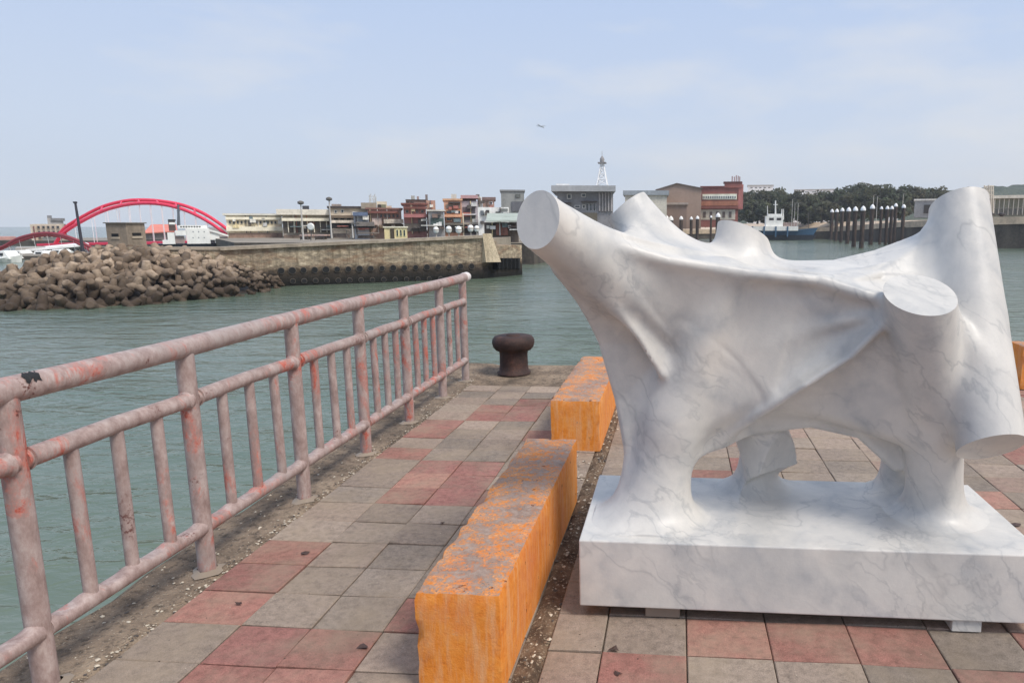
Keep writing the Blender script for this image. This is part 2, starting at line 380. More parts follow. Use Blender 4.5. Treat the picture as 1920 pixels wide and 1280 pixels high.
for i, y in enumerate(posts):
    mb = MB(); k = 12
    ring = lambda r, z, j: [(RX + r * (1 + .25 * math.sin(q * 2.1 + i + j)) * math.cos(q * 6.283 / k), y + r * (1 + .25 * math.cos(q * 1.7 + i)) * math.sin(q * 6.283 / k), z) for q in range(k)]
    v = ring(.075, .001, 0) + ring(.055, .010, 1) + ring(.041, .018, 2)
    mb.add(v, [(r_ * k + q, r_ * k + (q + 1) % k, (r_ + 1) * k + (q + 1) % k, (r_ + 1) * k + q) for r_ in range(2) for q in range(k)], True)
    mb.build('post_collar', CEM, rail)
def baluster_ys(i):
    a, b = posts[i], posts[i + 1]; n = 2 if i == len(posts) - 2 else 3
    return [a + (b - a) * (k + 1) / (n + 1) for k in range(n)]
for i in range(len(posts) - 1):
    a, b = posts[i], posts[i + 1]
    mb = MB(); mb.tube([(RX + .008, a + .036, .868), (RX + .008, a + .046, .868)], [.045, .037], 16); mb.tube([(RX + .010, b - .047, .868), (RX + .010, b - .037, .868)], [.037, .045], 16); mb.tube([(RX + .008, a + .02, .868 + .003 * math.sin(i * 2)), (RX + .004, (a + b) / 2, .872), (RX + .012, b - .015, .868)], .036, 16); mb.build('middle_rail', RAIL, rail)
    # bottom rail: tube with flattened pockets between the bars
    by = baluster_ys(i); mb = MB(); N = 60; seg = 18; vs_ = []
    for q in range(N + 1):
        y = a + .015 + (b - a - .03) * q / N
        dmin = min([abs(y - t) for t in by] + [abs(y - a) - .0, abs(y - b)])
        fl = 0 if dmin < .045 else min(1, (dmin - .045) / .02)
        for k in range(seg):
            t = 2 * math.pi * k / seg; x_, z_ = .037 * math.cos(t), .037 * math.sin(t)
            if z_ > .018: z_ = z_ * (1 - fl) + (.018 + .2 * (z_ - .018)) * fl
            vs_.append((RX + .006 + x_, y, .232 + z_))
    mb.add(vs_, [(q * seg + k, (q + 1) * seg + k, (q + 1) * seg + (k + 1) % seg, q * seg + (k + 1) % seg) for q in range(N) for k in range(seg)], True)
    mb.add(vs_[:seg], [tuple(range(seg))]); mb.add(vs_[-seg:], [tuple(range(seg - 1, -1, -1))])
    mb.build('bottom_rail', RAIL, rail)
    for y in by:
        mb = MB(); l = .004 * math.sin(y * 9)
        mb.tube([(RX + .006 + l, y, .245), (RX + .004, y, .85)], .0255, 14); mb.build('baluster', RAIL, rail)

# ================================================================= bollard
m = Mat('rusty_cast_iron', .7, .2, .4); a = m.noise(7, 6, .7); b = m.noise(45, 4, .7)
m.color(m.mix(m.ramp(b, [(.4, .0), (.65, .6)]), m.ramp(a, [(.35, lin(50, 40, 38)), (.6, lin(80, 58, 52)), (.75, lin(108, 76, 64))]), lin(48, 40, 40)))
m.bump(m.math('ADD', a, b), .6, .01); IRON = m.m
bp = onz(964, 699, 0)
bo = thing('mooring_bollard', 'dark rusty mushroom shaped mooring bollard on the quay corner', 'bollard', bp)
mb = MB(); mb.lathe([(.19, 0), (.19, .018), (.168, .03), (.160, .10), (.158, .22), (.165, .27)], bp, 32); mb.build('stem', IRON, bo)
mb = MB(); mb.lathe([(.165, .265), (.20, .275), (.228, .31), (.240, .355), (.236, .395), (.212, .428), (.17, .440), (.08, .436), (.075, .452), (.01, .455)], bp, 36); mb.build('cap', IRON, bo)

# ================================================================= orange concrete blocks
m = Mat('worn_orange_paint', .8, spec=.3)
sn = m.n('ShaderNodeSeparateXYZ'); m.L(m.geo.outputs['Normal'], sn.inputs[0])
sp = m.n('ShaderNodeSeparateXYZ'); m.L(m.pos, sp.inputs[0])
a = m.noise(4.6, 8, .72, dist=.3); b = m.noise(30, 6, .75); c = m.noise(120, 3, .7); st = m.noise(6, 6, .7, stretch=(5, 5, .6))
org = m.ramp(m.math('ADD', m.math('MULTIPLY', a, .6), m.math('MULTIPLY', b, .4)), [(.32, lin(186, 100, 38)), (.46, lin(222, 134, 50)), (.56, lin(230, 150, 68)), (.70, lin(236, 174, 104))])
org = m.mix(m.ramp(st, [(.46, 0.0), (.66, .75)]), org, lin(222, 170, 124))
org = m.mix(m.ramp(m.noise(2.3, 5, .7), [(.50, 0.0), (.68, .55)]), org, lin(206, 110, 70))
con = m.ramp(b, [(.3, lin(104, 88, 78)), (.5, lin(144, 124, 112)), (.7, lin(176, 154, 140))])
con = m.mix(m.ramp(c, [(.6, 0.0), (.68, .7)]), con, lin(70, 62, 58))
top = m.ramp(sn.outputs[2], [(.55, 0.0), (.9, 1.0)])
w_ = m.math('ADD', m.math('MULTIPLY', a, .42), m.math('ADD', m.math('MULTIPLY', b, .42), m.math('MULTIPLY', c, .16)))
wear = m.math('MULTIPLY', m.ramp(w_, [(.43, 0.0), (.53, 1.0)]), top)
side = m.ramp(w_, [(.60, 0.0), (.66, .9)])
ed = m.math('MAXIMUM', wear, m.math('MULTIPLY', side, .8))
c_ = m.mix(ed, org, con)
c_ = m.mix(m.ramp(m.noise(17, 3, .6), [(.69, 0.0), (.73, 1.0)]), c_, lin(92, 46, 22))
m.color(c_); m.bump(m.math('ADD', m.math('MULTIPLY', b, 1.0), m.math('MULTIPLY', c, .5)), .45, .006); ORANGE = m.m
def block(x0, x1, y0, y1, h, label, seed, dx=0.0):
    """hand cast block: gridded box with rounded, slightly chipped edges; dx shears it a little"""
    rr = random.Random(seed); st_ = .035
    nx, ny, nz = max(2, round((x1 - x0) / st_)), max(2, round((y1 - y0) / st_)), max(2, round(h / st_))
    idx = {}; mb = MB(); vs_ = []; fs_ = []
    def vid(i, j, k):
        if (i, j, k) in idx: return idx[i, j, k]
        p = Vector((x0 + (x1 - x0) * i / nx, y0 + (y1 - y0) * j / ny, h * k / nz))
        ex = (i in (0, nx)) + (j in (0, ny)) + (k == nz)
        c0 = Vector(((x0 + x1) / 2, min(max(p.y, y0 + .12), y1 - .12), h * .5))
        d_ = disp(p + Vector((seed, 0, 0)), 9) * .0018 + disp(p * 3 + Vector((0, seed, 0)), 11) * .0012
        if ex >= 2:
            pull = .003 + .009 * max(0, disp(p + Vector((0, 0, seed)), 23)) * (rr.random() < .9) + (.008 if rr.random() < .06 else 0)
            p += Vector(((pull if i == 0 else -pull if i == nx else 0), (pull if j == 0 else -pull if j == ny else 0), (-pull if k == nz else 0)))
        p += (p - c0).normalized() * d_
        p.x += dx * (p.y - y0) / (y1 - y0)
        idx[i, j, k] = len(vs_); vs_.append(p); return idx[i, j, k]
    for j in range(ny):
        for k in range(nz):
            fs_.append((vid(0, j, k), vid(0, j, k + 1), vid(0, j + 1, k + 1), vid(0, j + 1, k)))
            fs_.append((vid(nx, j, k), vid(nx, j + 1, k), vid(nx, j + 1, k + 1), vid(nx, j, k + 1)))
    for i in range(nx):
        for k in range(nz):
            fs_.append((vid(i, 0, k), vid(i + 1, 0, k), vid(i + 1, 0, k + 1), vid(i, 0, k + 1)))
            fs_.append((vid(i, ny, k), vid(i, ny, k + 1), vid(i + 1, ny, k + 1), vid(i + 1, ny, k)))
        for j in range(ny):
            fs_.append((vid(i, j, nz), vid(i + 1, j, nz), vid(i + 1, j + 1, nz), vid(i, j + 1, nz)))
            fs_.append((vid(i, j, 0), vid(i, j + 1, 0), vid(i + 1, j + 1, 0), vid(i + 1, j, 0)))
    mb.add(vs_, fs_, True)
    ob = mb.build('kerb_block', ORANGE, origin=((x0 + x1) / 2, (y0 + y1) / 2, 0)); ob.data.set_sharp_from_angle(angle=R(34))
    return tag(ob, label, 'concrete block', 'orange painted concrete blocks edging the quay')
block(-.925, -.610, 2.225, 4.05, .387, 'long orange concrete block nearest the camera, its top worn to grey', 3, .012)
block(-.935, -.560, 4.97, 6.76, .388, 'orange concrete block behind the near one, left of the sculpture and right of the bollard', 5, .0)
block(3.545, 5.35, 7.28, 7.62, .455, 'orange concrete block at the right edge by the water', 9)

# ================================================================= sculpture
m = Mat('white_veined_marble', .42, spec=.4)
d1 = m.noise(2.2, 5, .6)
warp = m.n('ShaderNodeTexNoise'); warp.inputs['Scale'].default_value = 2.6; warp.inputs['Detail'].default_value = 4; m.L(m.pos, warp.inputs['Vector'])
wv = m.n('ShaderNodeVectorMath'); wv.operation = 'MULTIPLY_ADD'; wv.inputs[1].default_value = (.26, .26, .26); m.L(warp.outputs['Color'], wv.inputs[0]); m.L(m.pos, wv.inputs[2])
rotm = m.n('ShaderNodeMapping'); rotm.inputs['Rotation'].default_value = (.35, R(38), .25); m.L(wv.outputs[0], rotm.inputs[0])
def vein(scale, width, stretch, det=4):
    f = m.noise(scale, det, .5, vec=rotm.outputs[0], stretch=stretch)
    a_ = m.math('ABSOLUTE', m.math('SUBTRACT', f, .5)); return m.ramp(a_, [(0.0, 1.0), (width * .35, .6), (width, 0.0)])
v1 = m.math('MULTIPLY', vein(2.3, .014, (1.4, 1.0, .40)), m.ramp(m.noise(2.4, 3, .5), [(.46, 0.0), (.62, 1.0)]))
v2 = m.math('MULTIPLY', vein(6.0, .026, (1.3, 1.0, .40), 5), m.ramp(m.noise(1.7, 3, .5, stretch=(1.4, 1, .6)), [(.44, 0.0), (.60, 1.0)]))
cl_ = m.ramp(m.noise(3.2, 7, .68, vec=wv.outputs[0], stretch=(1, 1, .6)), [(.40, 0.0), (.72, 1.0)])
base = m.mix(m.math('MULTIPLY', cl_, .55), lin(221, 217, 210, .89), lin(168, 170, 171, .84))
v3 = m.math('MULTIPLY', vein(1.5, .075, (1.5, 1.1, .45), 3), m.ramp(m.noise(5.5, 5, .65), [(.38, .15), (.62, 1.0)]))
base = m.mix(m.math('MULTIPLY', v3, .55), base, lin(150, 155, 160))
base = m.mix(m.math('MULTIPLY', v1, .32), base, lin(120, 124, 128))
base = m.mix(m.math('MULTIPLY', v2, .38), base, lin(134, 138, 142))
base = m.mix(m.ramp(m.noise(1.3, 4, .6), [(.55, 0.0), (.75, .28)]), base, lin(214, 200, 186))
m.color(base)
m.bump(m.math('ADD', m.noise(14, 4, .6), m.math('MULTIPLY', m.noise(90, 3, .6), .25)), .14, .01)
m.b.inputs['Subsurface Weight'].default_value = 0.0
MARBLE = m.m
# ---------------------------------------------------------------- marble figure (implicit surface -> mesh)
def fig_sdf():
    """returns sdf(points Nx3)"""
    W = lambda x, y, Y: np.array(at(x, y, Y))
    def smin(a, b, k):
        h = np.maximum(k - np.abs(a - b), 0.0) / k
        return np.minimum(a, b) - h * h * h * k / 6.0
    def cone(p, a, b, ra, rb):
        ba = b - a; l2 = ba @ ba
        pa = p - a
        t = np.clip((pa @ ba) / l2, 0, 1)
        return np.linalg.norm(pa - t[:, None] * ba, axis=1) - (ra + (rb - ra) * t)
    def tri(p, a, b, c, r):
        ba = b - a; cb = c - b; ac = a - c
        n = np.cross(ba, ac)
        pa = p - a; pb = p - b; pc = p - c
        s = (np.sign(pa @ np.cross(ba, n)) + np.sign(pb @ np.cross(cb, n)) + np.sign(pc @ np.cross(ac, n))) < 2.0
        def e(v, w):
            t = np.clip((w @ v) / (v @ v), 0, 1)
            q = w - t[:, None] * v
            return np.einsum('ij,ij->i', q, q)
        d1 = np.minimum(np.minimum(e(ba, pa), e(cb, pb)), e(ac, pc))
        d2 = (pa @ n) ** 2 / (n @ n)
        return np.sqrt(np.where(s, d1, d2)) - r
    def fan(p, pts, c, r, k=0.0):
        d = None
        for a, b in zip(pts[:-1], pts[1:]):
            q = tri(p, a, b, c, r)
            d = q if d is None else np.minimum(d, q)
        return d
    def plane(p, c, n):
        n = np.array(n, float); n /= np.linalg.norm(n)
        return (p - c) @ n
    A = W(1008, 411, 2.62); An = (-.50, -.84, .20)
    B = W(1176, 388, 3.30); Bn = (-.62, .15, .77)
    Cc = W(1392, 437, 3.35); Cn = (.36, .30, .88)
    D = W(1797, 383, 3.25); Dn = (-.08, .56, .82)
    E_ = W(1858, 838, 2.78); En = (.10, -.63, -.77)
    F_ = W(1725, 552, 2.80); Fn = (.0, -.52, .855)
    c1 = W(1285, 600, 3.16); c2 = W(1470, 640, 3.20); c3 = W(1690, 640, 3.20)
    T = W(1400, 500, 3.22)
    G = W(1218, 968, 3.04); H = W(1752, 960, 3.16)
    sheets = []
    def sdf(p, rims=None):
        # core
        d = cone(p, W(1290, 575, 3.20), W(1480, 590, 3.24), .17, .150)
        d = smin(d, cone(p, W(1480, 590, 3.24), W(1700, 600, 3.24), .150, .15), .10)
        lo_ = cone(p, W(1275, 720, 3.17), W(1450, 715, 3.22), .155, .155)
        lo_ = smin(lo_, cone(p, W(1450, 715, 3.22), W(1600, 720, 3.24), .155, .135), .08)
        lo_ = smin(lo_, cone(p, W(1600, 720, 3.24), W(1720, 740, 3.22), .135, .16), .08)
        d = smin(d, lo_, .16)
        # front left leg, leaning ridge
        g = cone(p, G, W(1262, 790, 3.06), .172, .108)
        g = smin(g, cone(p, W(1262, 790, 3.06), W(1356, 525, 3.03), .108, .088), .20)
        d = smin(d, g, .17)
        # back middle leg stub
        i = cone(p, W(1385, 700, 3.36), W(1460, 900, 3.30), .12, .138)
        i = np.maximum(i, plane(p, W(1466, 850, 3.27), (.66, -.72, -.22)))
        i = np.maximum(i, plane(p, W(1432, 886, 3.30), (.30, -.35, -.89)))
        i = smin(i, cone(p, W(1415, 860, 3.42), W(1415, 912, 3.42), .075, .085), .03)
        d = smin(d, i, .12)
        # leg behind the front right leg
        d = smin(d, cone(p, W(1700, 720, 3.36), W(1690, 925, 3.38), .10, .10), .20)
        # right front column F -> H
        fm = W(1750, 800, 3.04)
        f = cone(p, F_ + .5 * (F_ - fm) / np.linalg.norm(F_ - fm), fm, .138, .125)
        f = smin(f, cone(p, fm, H, .125, .118), .05)
        # A
        a = cone(p, A + .4 * (A - W(1150, 520, 2.98)) , W(1150, 520, 2.98), .095, .135)
        a = smin(a, cone(p, W(1150, 520, 2.98), c1, .125, .14), .15)
        # tube D -> E
        ax = (E_ - D) / np.linalg.norm(E_ - D)
        t = cone(p, D - ax * .25, E_ + ax * .25, .122, .132)
        # B, C
        b = cone(p, B + (W(1176, 388, 3.30) - W(1262, 520, 3.22)) * .6, W(1262, 520, 3.22), .085, .14)
        c = cone(p, Cc + np.array([0, .05, .25]), W(1392, 560, 3.28), .112, .13)
        # sheets: top membrane with the long front ridge
        R1 = [W(1062, 420, 2.74), W(1130, 455, 2.82), W(1250, 489, 2.88), W(1400, 513, 2.92), W(1540, 527, 2.93), W(1662, 566, 2.90)]
        s = fan(p, R1, T, .012)
        s = np.minimum(s, tri(p, R1[1], W(1215, 440, 3.30), T, .022))
        s = np.minimum(s, fan(p, [W(1600, 530, 3.0), W(1650, 515, 3.12), W(1563, 496, 3.38), W(1440, 498, 3.42), W(1300, 470, 3.38), W(1230, 440, 3.34)], T, .022))
        s = np.minimum(s, fan(p, [W(1720, 520, 3.12), W(1778, 432, 3.26), W(1740, 441, 3.29), W(1695, 458, 3.31), W(1641, 478, 3.34), W(1563, 496, 3.38)], W(1650, 515, 3.12), .022))
        s = np.minimum(s, fan(p, [R1[4], R1[5], W(1740, 565, 3.04), W(1765, 470, 3.22)], W(1600, 515, 3.12), .02))
        d = smin(d, s, .13)
        # front facet between ridge and leg crease
        s = fan(p, R1[:4], W(1270, 640, 3.02), .012)
        s = np.minimum(s, fan(p, [W(1270, 640, 3.02), R1[3], R1[4], R1[5]], W(1450, 610, 3.10), .012))
        d = smin(d, s, .065)
        s = tri(p, W(1300, 560, 3.07), W(1480, 570, 3.055), W(1440, 720, 3.07), .09)
        s = np.minimum(s, tri(p, W(1680, 590, 3.04), W(1480, 570, 3.055), W(1440, 720, 3.07), .085))
        s = np.minimum(s, tri(p, W(1300, 620, 3.07), W(1440, 715, 3.07), W(1310, 780, 3.11), .085))
        d = smin(d, s, .10)
        s = fan(p, [W(1395, 660, 3.05), W(1520, 615, 3.00), W(1665, 585, 2.90)], W(1500, 640, 3.15), .015)
        d = smin(d, s, .08)
        # crease A -> leg
        R4 = [W(1060, 500, 2.80), W(1140, 560, 2.86), W(1200, 635, 2.93), W(1240, 700, 2.98)]
        s = fan(p, R4, c1, .012)
        # left outline
        R3 = [W(1052, 503, 2.84), W(1092, 556, 2.94), W(1131, 640, 3.03), W(1161, 745, 3.07), W(1180, 850, 3.07), W(1174, 940, 3.05)]
        s = np.minimum(s, fan(p, R3, W(1270, 640, 3.10), .022))
        d = smin(d, s, .09)
        # lower ridge leg G -> F
        R2 = [W(1355, 822, 3.11), W(1425, 776, 3.00), W(1510, 722, 2.90), W(1595, 668, 2.88), W(1665, 600, 2.86)]
        s = fan(p, R2, W(1480, 690, 3.15), .014)
        d = smin(d, s, .10)
        s = fan(p, [W(1300, 850, 3.10), W(1420, 800, 3.17), W(1520, 792, 3.18), W(1620, 815, 3.18), W(1670, 860, 3.18)], c2, .02)
        s = np.minimum(s, fan(p, [W(1620, 815, 3.18), W(1680, 870, 3.18), W(1700, 700, 3.2)], c2, .03))
        d = smin(d, s, .12)
        d = smin(d, tri(p, W(1490, 730, 3.12), W(1660, 640, 2.99), W(1700, 800, 3.07), .085), .12)
        # joins of the columns
        if rims is not None: rims.clear(); rims.extend([(a, A, An), (b, B, Bn), (c, Cc, Cn), (f, F_, Fn), (t, D, Dn), (t, E_, En)])
        a = np.maximum(a, plane(p, A, An)); b = np.maximum(b, plane(p, B, Bn)); c = np.maximum(c, plane(p, Cc, Cn))
        f = np.maximum(f, plane(p, F_, Fn)); t = np.maximum(np.maximum(t, plane(p, D, Dn)), plane(p, E_, En))
        d = smin(d, a, .12)
        d = smin(d, b, .20)
        d = smin(d, c, .17)
        tt = fan(p, [W(1745, 440, 3.22), W(1750, 600, 3.05), W(1775, 700, 3.0)], W(1850, 600, 3.02), .03)
        tt = np.minimum(tt, fan(p, [W(1765, 580, 2.93), W(1800, 690, 2.92), W(1840, 790, 2.86)], W(1790, 640, 3.1), .018))
        d = smin(d, tt, .10)
        rd = None
        for q in ([W(1775, 560, 2.86), W(1803, 620, 2.875), W(1830, 665, 2.86), W(1865, 700, 2.86)], [W(1765, 640, 2.90), W(1790, 700, 2.90), W(1822, 750, 2.86), W(1862, 785, 2.83)]):
            for u, v in zip(q[:-1], q[1:]):
                e = cone(p, u, v, .012, .012)
                rd = e if rd is None else np.minimum(rd, e)
        d = smin(d, f, .065)
        d = smin(d, t, .11)
        d = smin(d, rd, .10)
        # flows out of the plinth
        d = smin(d, p[:, 2] - .350, .26)
        d = np.maximum(d, .352 - p[:, 2])
        d = np.maximum(d, np.where(p[:, 2] < .60, np.maximum(-.372 - p[:, 0], np.maximum(p[:, 0] - 1.47, np.maximum(p[:, 1] - 3.50, 2.79 - p[:, 1]))), -9))
        return d
    return sdf

def surface_nets(sdf, lo, hi, h):
    lo = np.array(lo); n = np.ceil((np.array(hi) - lo) / h).astype(int) + 1
    n = ((n + 3) // 4) * 4 + 1
    st = 4
    cn = (n - 1) // st + 1
    ax = [lo[i] + np.arange(cn[i]) * h * st for i in range(3)]
    g = np.stack(np.meshgrid(*ax, indexing='ij'), -1).reshape(-1, 3)
    cd = sdf(g).reshape(cn)
    V = np.repeat(np.repeat(np.repeat(cd, st, 0), st, 1), st, 2)[:n[0], :n[1], :n[2]].copy()
    # fine evaluation near the surface
    near = np.abs(cd) < h * st * 2.2
    m = near.copy()
    for a in range(3):
        m |= np.roll(near, 1, a) | np.roll(near, -1, a)
    M = np.repeat(np.repeat(np.repeat(m, st, 0), st, 1), st, 2)[:n[0], :n[1], :n[2]]
    idx = np.argwhere(M)
    vals = np.empty(len(idx))
    for s in range(0, len(idx), 400000):
        vals[s:s + 400000] = sdf(lo + idx[s:s + 400000] * h)
    V[idx[:, 0], idx[:, 1], idx[:, 2]] = vals
    ins = V < 0
    c = [n[0] - 1, n[1] - 1, n[2] - 1]
    def cor(A, i, j, k): return A[i:i + c[0], j:j + c[1], k:k + c[2]]
    cnt = sum(cor(ins, i, j, k).astype(int) for i in (0, 1) for j in (0, 1) for k in (0, 1))
    cells = np.argwhere((cnt > 0) & (cnt < 8))
    vid = -np.ones(c, int); vid[cells[:, 0], cells[:, 1], cells[:, 2]] = np.arange(len(cells))
    acc = np.zeros((len(cells), 3)); k_ = np.zeros(len(cells))
    offs = [(i, j, k) for i in (0, 1) for j in (0, 1) for k in (0, 1)]
    for o in offs:
        for a in range(3):
            if o[a] == 0:
                o2 = list(o); o2[a] = 1
                v0 = V[cells[:, 0] + o[0], cells[:, 1] + o[1], cells[:, 2] + o[2]]
                v1 = V[cells[:, 0] + o2[0], cells[:, 1] + o2[1], cells[:, 2] + o2[2]]
                s = (v0 < 0) != (v1 < 0)
                t = np.where(s, v0 / np.where(s, v0 - v1, 1), 0)
                pt = np.tile(np.array(o, float), (len(cells), 1)); pt[:, a] += t
                acc += pt * s[:, None]; k_ += s
    P = lo + (cells + acc / k_[:, None]) * h
    faces = []
    for a in range(3):
        b, e = (a + 1) % 3, (a + 2) % 3
        sl0 = [slice(1, -1)] * 3; sl0[a] = slice(0, -1)
        sl1 = list(sl0); sl1[a] = slice(1, None)
        i0 = ins[tuple(sl0)]; i1 = ins[tuple(sl1)]
        for flip, msk in ((0, i0 & ~i1), (1, ~i0 & i1)):
            e_ = np.argwhere(msk)
            off = np.ones(3, int); off[a] = 0
            e_ = e_ + off
            q = []
            for db, de in ((0, 0), (-1, 0), (-1, -1), (0, -1)):
                w = e_.copy(); w[:, b] += db; w[:, e] += de
                q.append(vid[w[:, 0], w[:, 1], w[:, 2]])
            q = np.stack(q, 1)
            if flip: q = q[:, ::-1]
            faces.append(q)
    Fc = np.concatenate(faces); Fc = Fc[(Fc >= 0).all(1)]
    # pull the points onto the surface
    e = h * .25
    for _ in range(3):
        d = sdf(P)
        G_ = np.stack([(sdf(P + np.eye(3)[i] * e) - d) / e for i in range(3)], 1)
        g2 = np.maximum((G_ ** 2).sum(1), .25)
        stp = -(d / g2)[:, None] * G_
        stp = np.clip(stp, -h * .5, h * .5)
        P = P + stp
    # sharpen the rims of the sawn ends: points close to both the cut plane and the limb's side go onto their crossing
    for it in range(5):
        r0 = []; sdf(P, r0); gr = []
        for i in range(3):
            ri = []; sdf(P + np.eye(3)[i] * e, ri); gr.append(ri)
        Q = P.copy()
        for k, (dv, c, n_) in enumerate(r0):
            m_ = np.array(n_, float); m_ /= np.linalg.norm(m_); pl = (P - c) @ m_
            ok = (np.abs(pl) < h * .95) & (np.abs(dv) < h * .95) & (np.linalg.norm(P - c, axis=1) < .3)
            g3 = np.stack([(gr[i][k][0] - dv) / e for i in range(3)], 1)
            mv = -pl[:, None] * m_; dv2 = dv + (g3 * mv).sum(1); gt = g3 - (g3 @ m_)[:, None] * m_
            mv = mv - (dv2 / np.maximum((gt ** 2).sum(1), .3))[:, None] * gt
            Q[ok] += np.clip(mv[ok], -h, h)
        P = Q
    return P, Fc

scu = thing('marble_sculpture', 'white grey veined marble sculpture with sawn round limbs on a marble slab', 'sculpture', (.55, 3.13, .06))
P_, F_ = surface_nets(fig_sdf(), (-.72, 2.45, .33), (1.72, 3.72, 2.02), .0095)
o_ = np.array(scu['_o'])
me = bpy.data.meshes.new('figure'); nv = len(P_)
me.vertices.add(nv); me.vertices.foreach_set('co', (P_ - o_).astype('f').ravel())
me.loops.add(len(F_) * 4); me.loops.foreach_set('vertex_index', F_.astype('i').ravel())
me.polygons.add(len(F_)); me.polygons.foreach_set('loop_start', np.arange(0, len(F_) * 4, 4, dtype='i'))
me.update(calc_edges=True); me.validate(); me.materials.append(MARBLE)
me.polygons.foreach_set('use_smooth', np.ones(len(me.polygons), bool))
me.set_sharp_from_angle(angle=R(38))
fo = bpy.data.objects.new('figure', me); LINK(fo); fo.parent = scu; fo['_o'] = tuple(o_)
mb = MB(); mb.box(-.402, 1.505, 2.735, 3.52, .06, .36); mb.build('plinth', MARBLE, scu, bevel=.006)
SHIM = plain((150, 130, 112), 'pale_wood_shim', k=.9)
for i, (x0, x1, y0, h, lb) in enumerate([(-.12, .03, 2.765, .06, 'small pale wooden shim under the front left of the plinth'), (1.16, 1.28, 2.75, .06, 'small stone shim under the front right of the plinth'), (-.25, -.10, 3.35, .06, 'wooden shim under the back left of the plinth'), (1.2, 1.34, 3.35, .06, 'stone shim under the back right of the plinth')]):
    mb = MB(); mb.box(x0, x1, y0, y0 + .11, .0035, h - .001)
    tag(mb.build('support_block', SHIM if i % 2 == 0 else MARBLE, origin=((x0 + x1) / 2, y0 + .05, 0), bevel=.004), lb, 'support block', 'shims under the plinth')
# ================================================================= breakwater of concrete armour units
m = Mat('armour_concrete', .9, spec=.25)
sp = m.n('ShaderNodeSeparateXYZ'); m.L(m.pos, sp.inputs[0])
oi = m.n('ShaderNodeObjectInfo')
a = m.noise(.9, 6, .7); b = m.noise(5, 5, .7)
dry = m.ramp(m.math('ADD', m.math('MULTIPLY', a, .5), m.math('MULTIPLY', oi.outputs['Random'], .5)), [(.2, lin(98, 86, 74)), (.5, lin(142, 124, 106)), (.8, lin(190, 170, 148))])
dry = m.mix(m.ramp(b, [(.45, .0), (.7, .5)]), dry, lin(96, 78, 64))
zz = m.math('ADD', sp.outputs[2], m.math('MULTIPLY', a, 1.6))
wet_shade = m.ramp(m.math('ADD', m.math('MULTIPLY', zz, .25), 1.0), [(.48, 1.0), (.92, 0.0)])  # wet near the waterline, carried higher as shading painted down the heap
m.color(m.mix(m.math('MULTIPLY', wet_shade, .85), dry, lin(62, 52, 44))); m.bump(b, .5, .05); ARM = m.m
def tetra_mesh(seed, fat):
    r_ = random.Random(seed); mb = MB()
    dirs = [Vector((0, 0, 1)), Vector((.943, 0, -.333)), Vector((-.471, .816, -.333)), Vector((-.471, -.816, -.333))]
    for d in dirs:
        l = .80 * r_.uniform(.92, 1.06)
        mb.tube([d * -.12, d * .12, d * (l - .07), d * (l - .02), d * l], [.30 * fat, .36 * fat, .245 * fat, .225 * fat, .17 * fat], 11, True, True)
    ob = mb.build('armour_block', ARM, origin=(0, 0, 0)); me = ob.data
    bpy.data.objects.remove(ob); return me
TM = [tetra_mesh(1, 1.0), tetra_mesh(2, 1.08), tetra_mesh(3, .95)]
def interp(tab, x):
    for (a, b), (c, d) in zip(tab[:-1], tab[1:]):
        if x <= c: return b + (d - b) * max(0, (x - a)) / (c - a)
    return tab[-1][1]
YF = [(-90, 586), (0, 583), (150, 579), (250, 574), (400, 560), (480, 552), (530, 538)]
YC = [(-90, 518), (0, 514), (50, 507), (90, 492), (130, 480), (200, 475), (290, 474), (360, 475), (420, 486), (470, 504), (510, 524), (540, 534)]
def mound(px, t):
    F = onz(px, interp(YF, px), WATER)
    dep = 10.0 * min(1, max(.15, (540 - px) / 110))
    K = at(px, interp(YC, px), F.y + dep)
    t2 = min(t, 1.0); p = F.lerp(K, t2)
    p.z += .55 * math.sin(math.pi * t2) * min(1, (K.z - F.z) / 2)
    if t > 1: p.y += (t - 1) * dep * 1.2; p.z -= (t - 1) * 3.2
    return p
mb = MB(); us = list(range(-90, 541, 14)); ts = [0, .2, .4, .6, .8, 1, 1.25, 1.5]
v = []
for u in us:
    for t in ts:
        p = mound(u, t); p.z -= .62; v.append(p)
n_ = len(ts)
mb.add(v, [(i * n_ + j, i * n_ + j + 1, (i + 1) * n_ + j + 1, (i + 1) * n_ + j) for i in range(len(us) - 1) for j in range(n_ - 1)])
tag(structure(mb.build('rubble_core', plain((50, 42, 36), 'dark_rubble')), 'structure'), 'dark rubble core under the brown armour blocks', 'rubble')  # one even dark tone closing the gaps between the blocks
rr = random.Random(21); cnt = 0; GA = 'brown concrete armour blocks heaped on the breakwater'
px = -70.0
spots = []
while px < 528:
    frac = min(1, max(.15, (540 - px) / 110))
    rows_ = 8 if frac > .6 else (6 if frac > .3 else 3)
    for j in range(rows_):
        t = (j + rr.uniform(.1, .9)) / rows_ * 1.12
        spots.append((px + rr.uniform(-9, 9), t))
    px += 17.5
spots = spots[:292]; arm = []
for i, (px, t) in enumerate(spots):
    p = mound(px, t); p.z += rr.uniform(-.25, .22) - (.1 if t < .15 else 0)
    o = bpy.data.objects.new('armour_block', TM[i % 3]); LINK(o)
    o.location = p; o.rotation_euler = (rr.uniform(0, 6.28), rr.uniform(0, 6.28), rr.uniform(0, 6.28))
    s = rr.uniform(.70, 1.04) * (.62 if px > 440 else 1.0) * (.85 if px < 20 else 1); o.scale = (s, s, s)
    arm.append((o, px, t))
ROWN = ['waterline row', 'second row up', 'third row up', 'fourth row up', 'fifth row up', 'sixth row up', 'crest row']
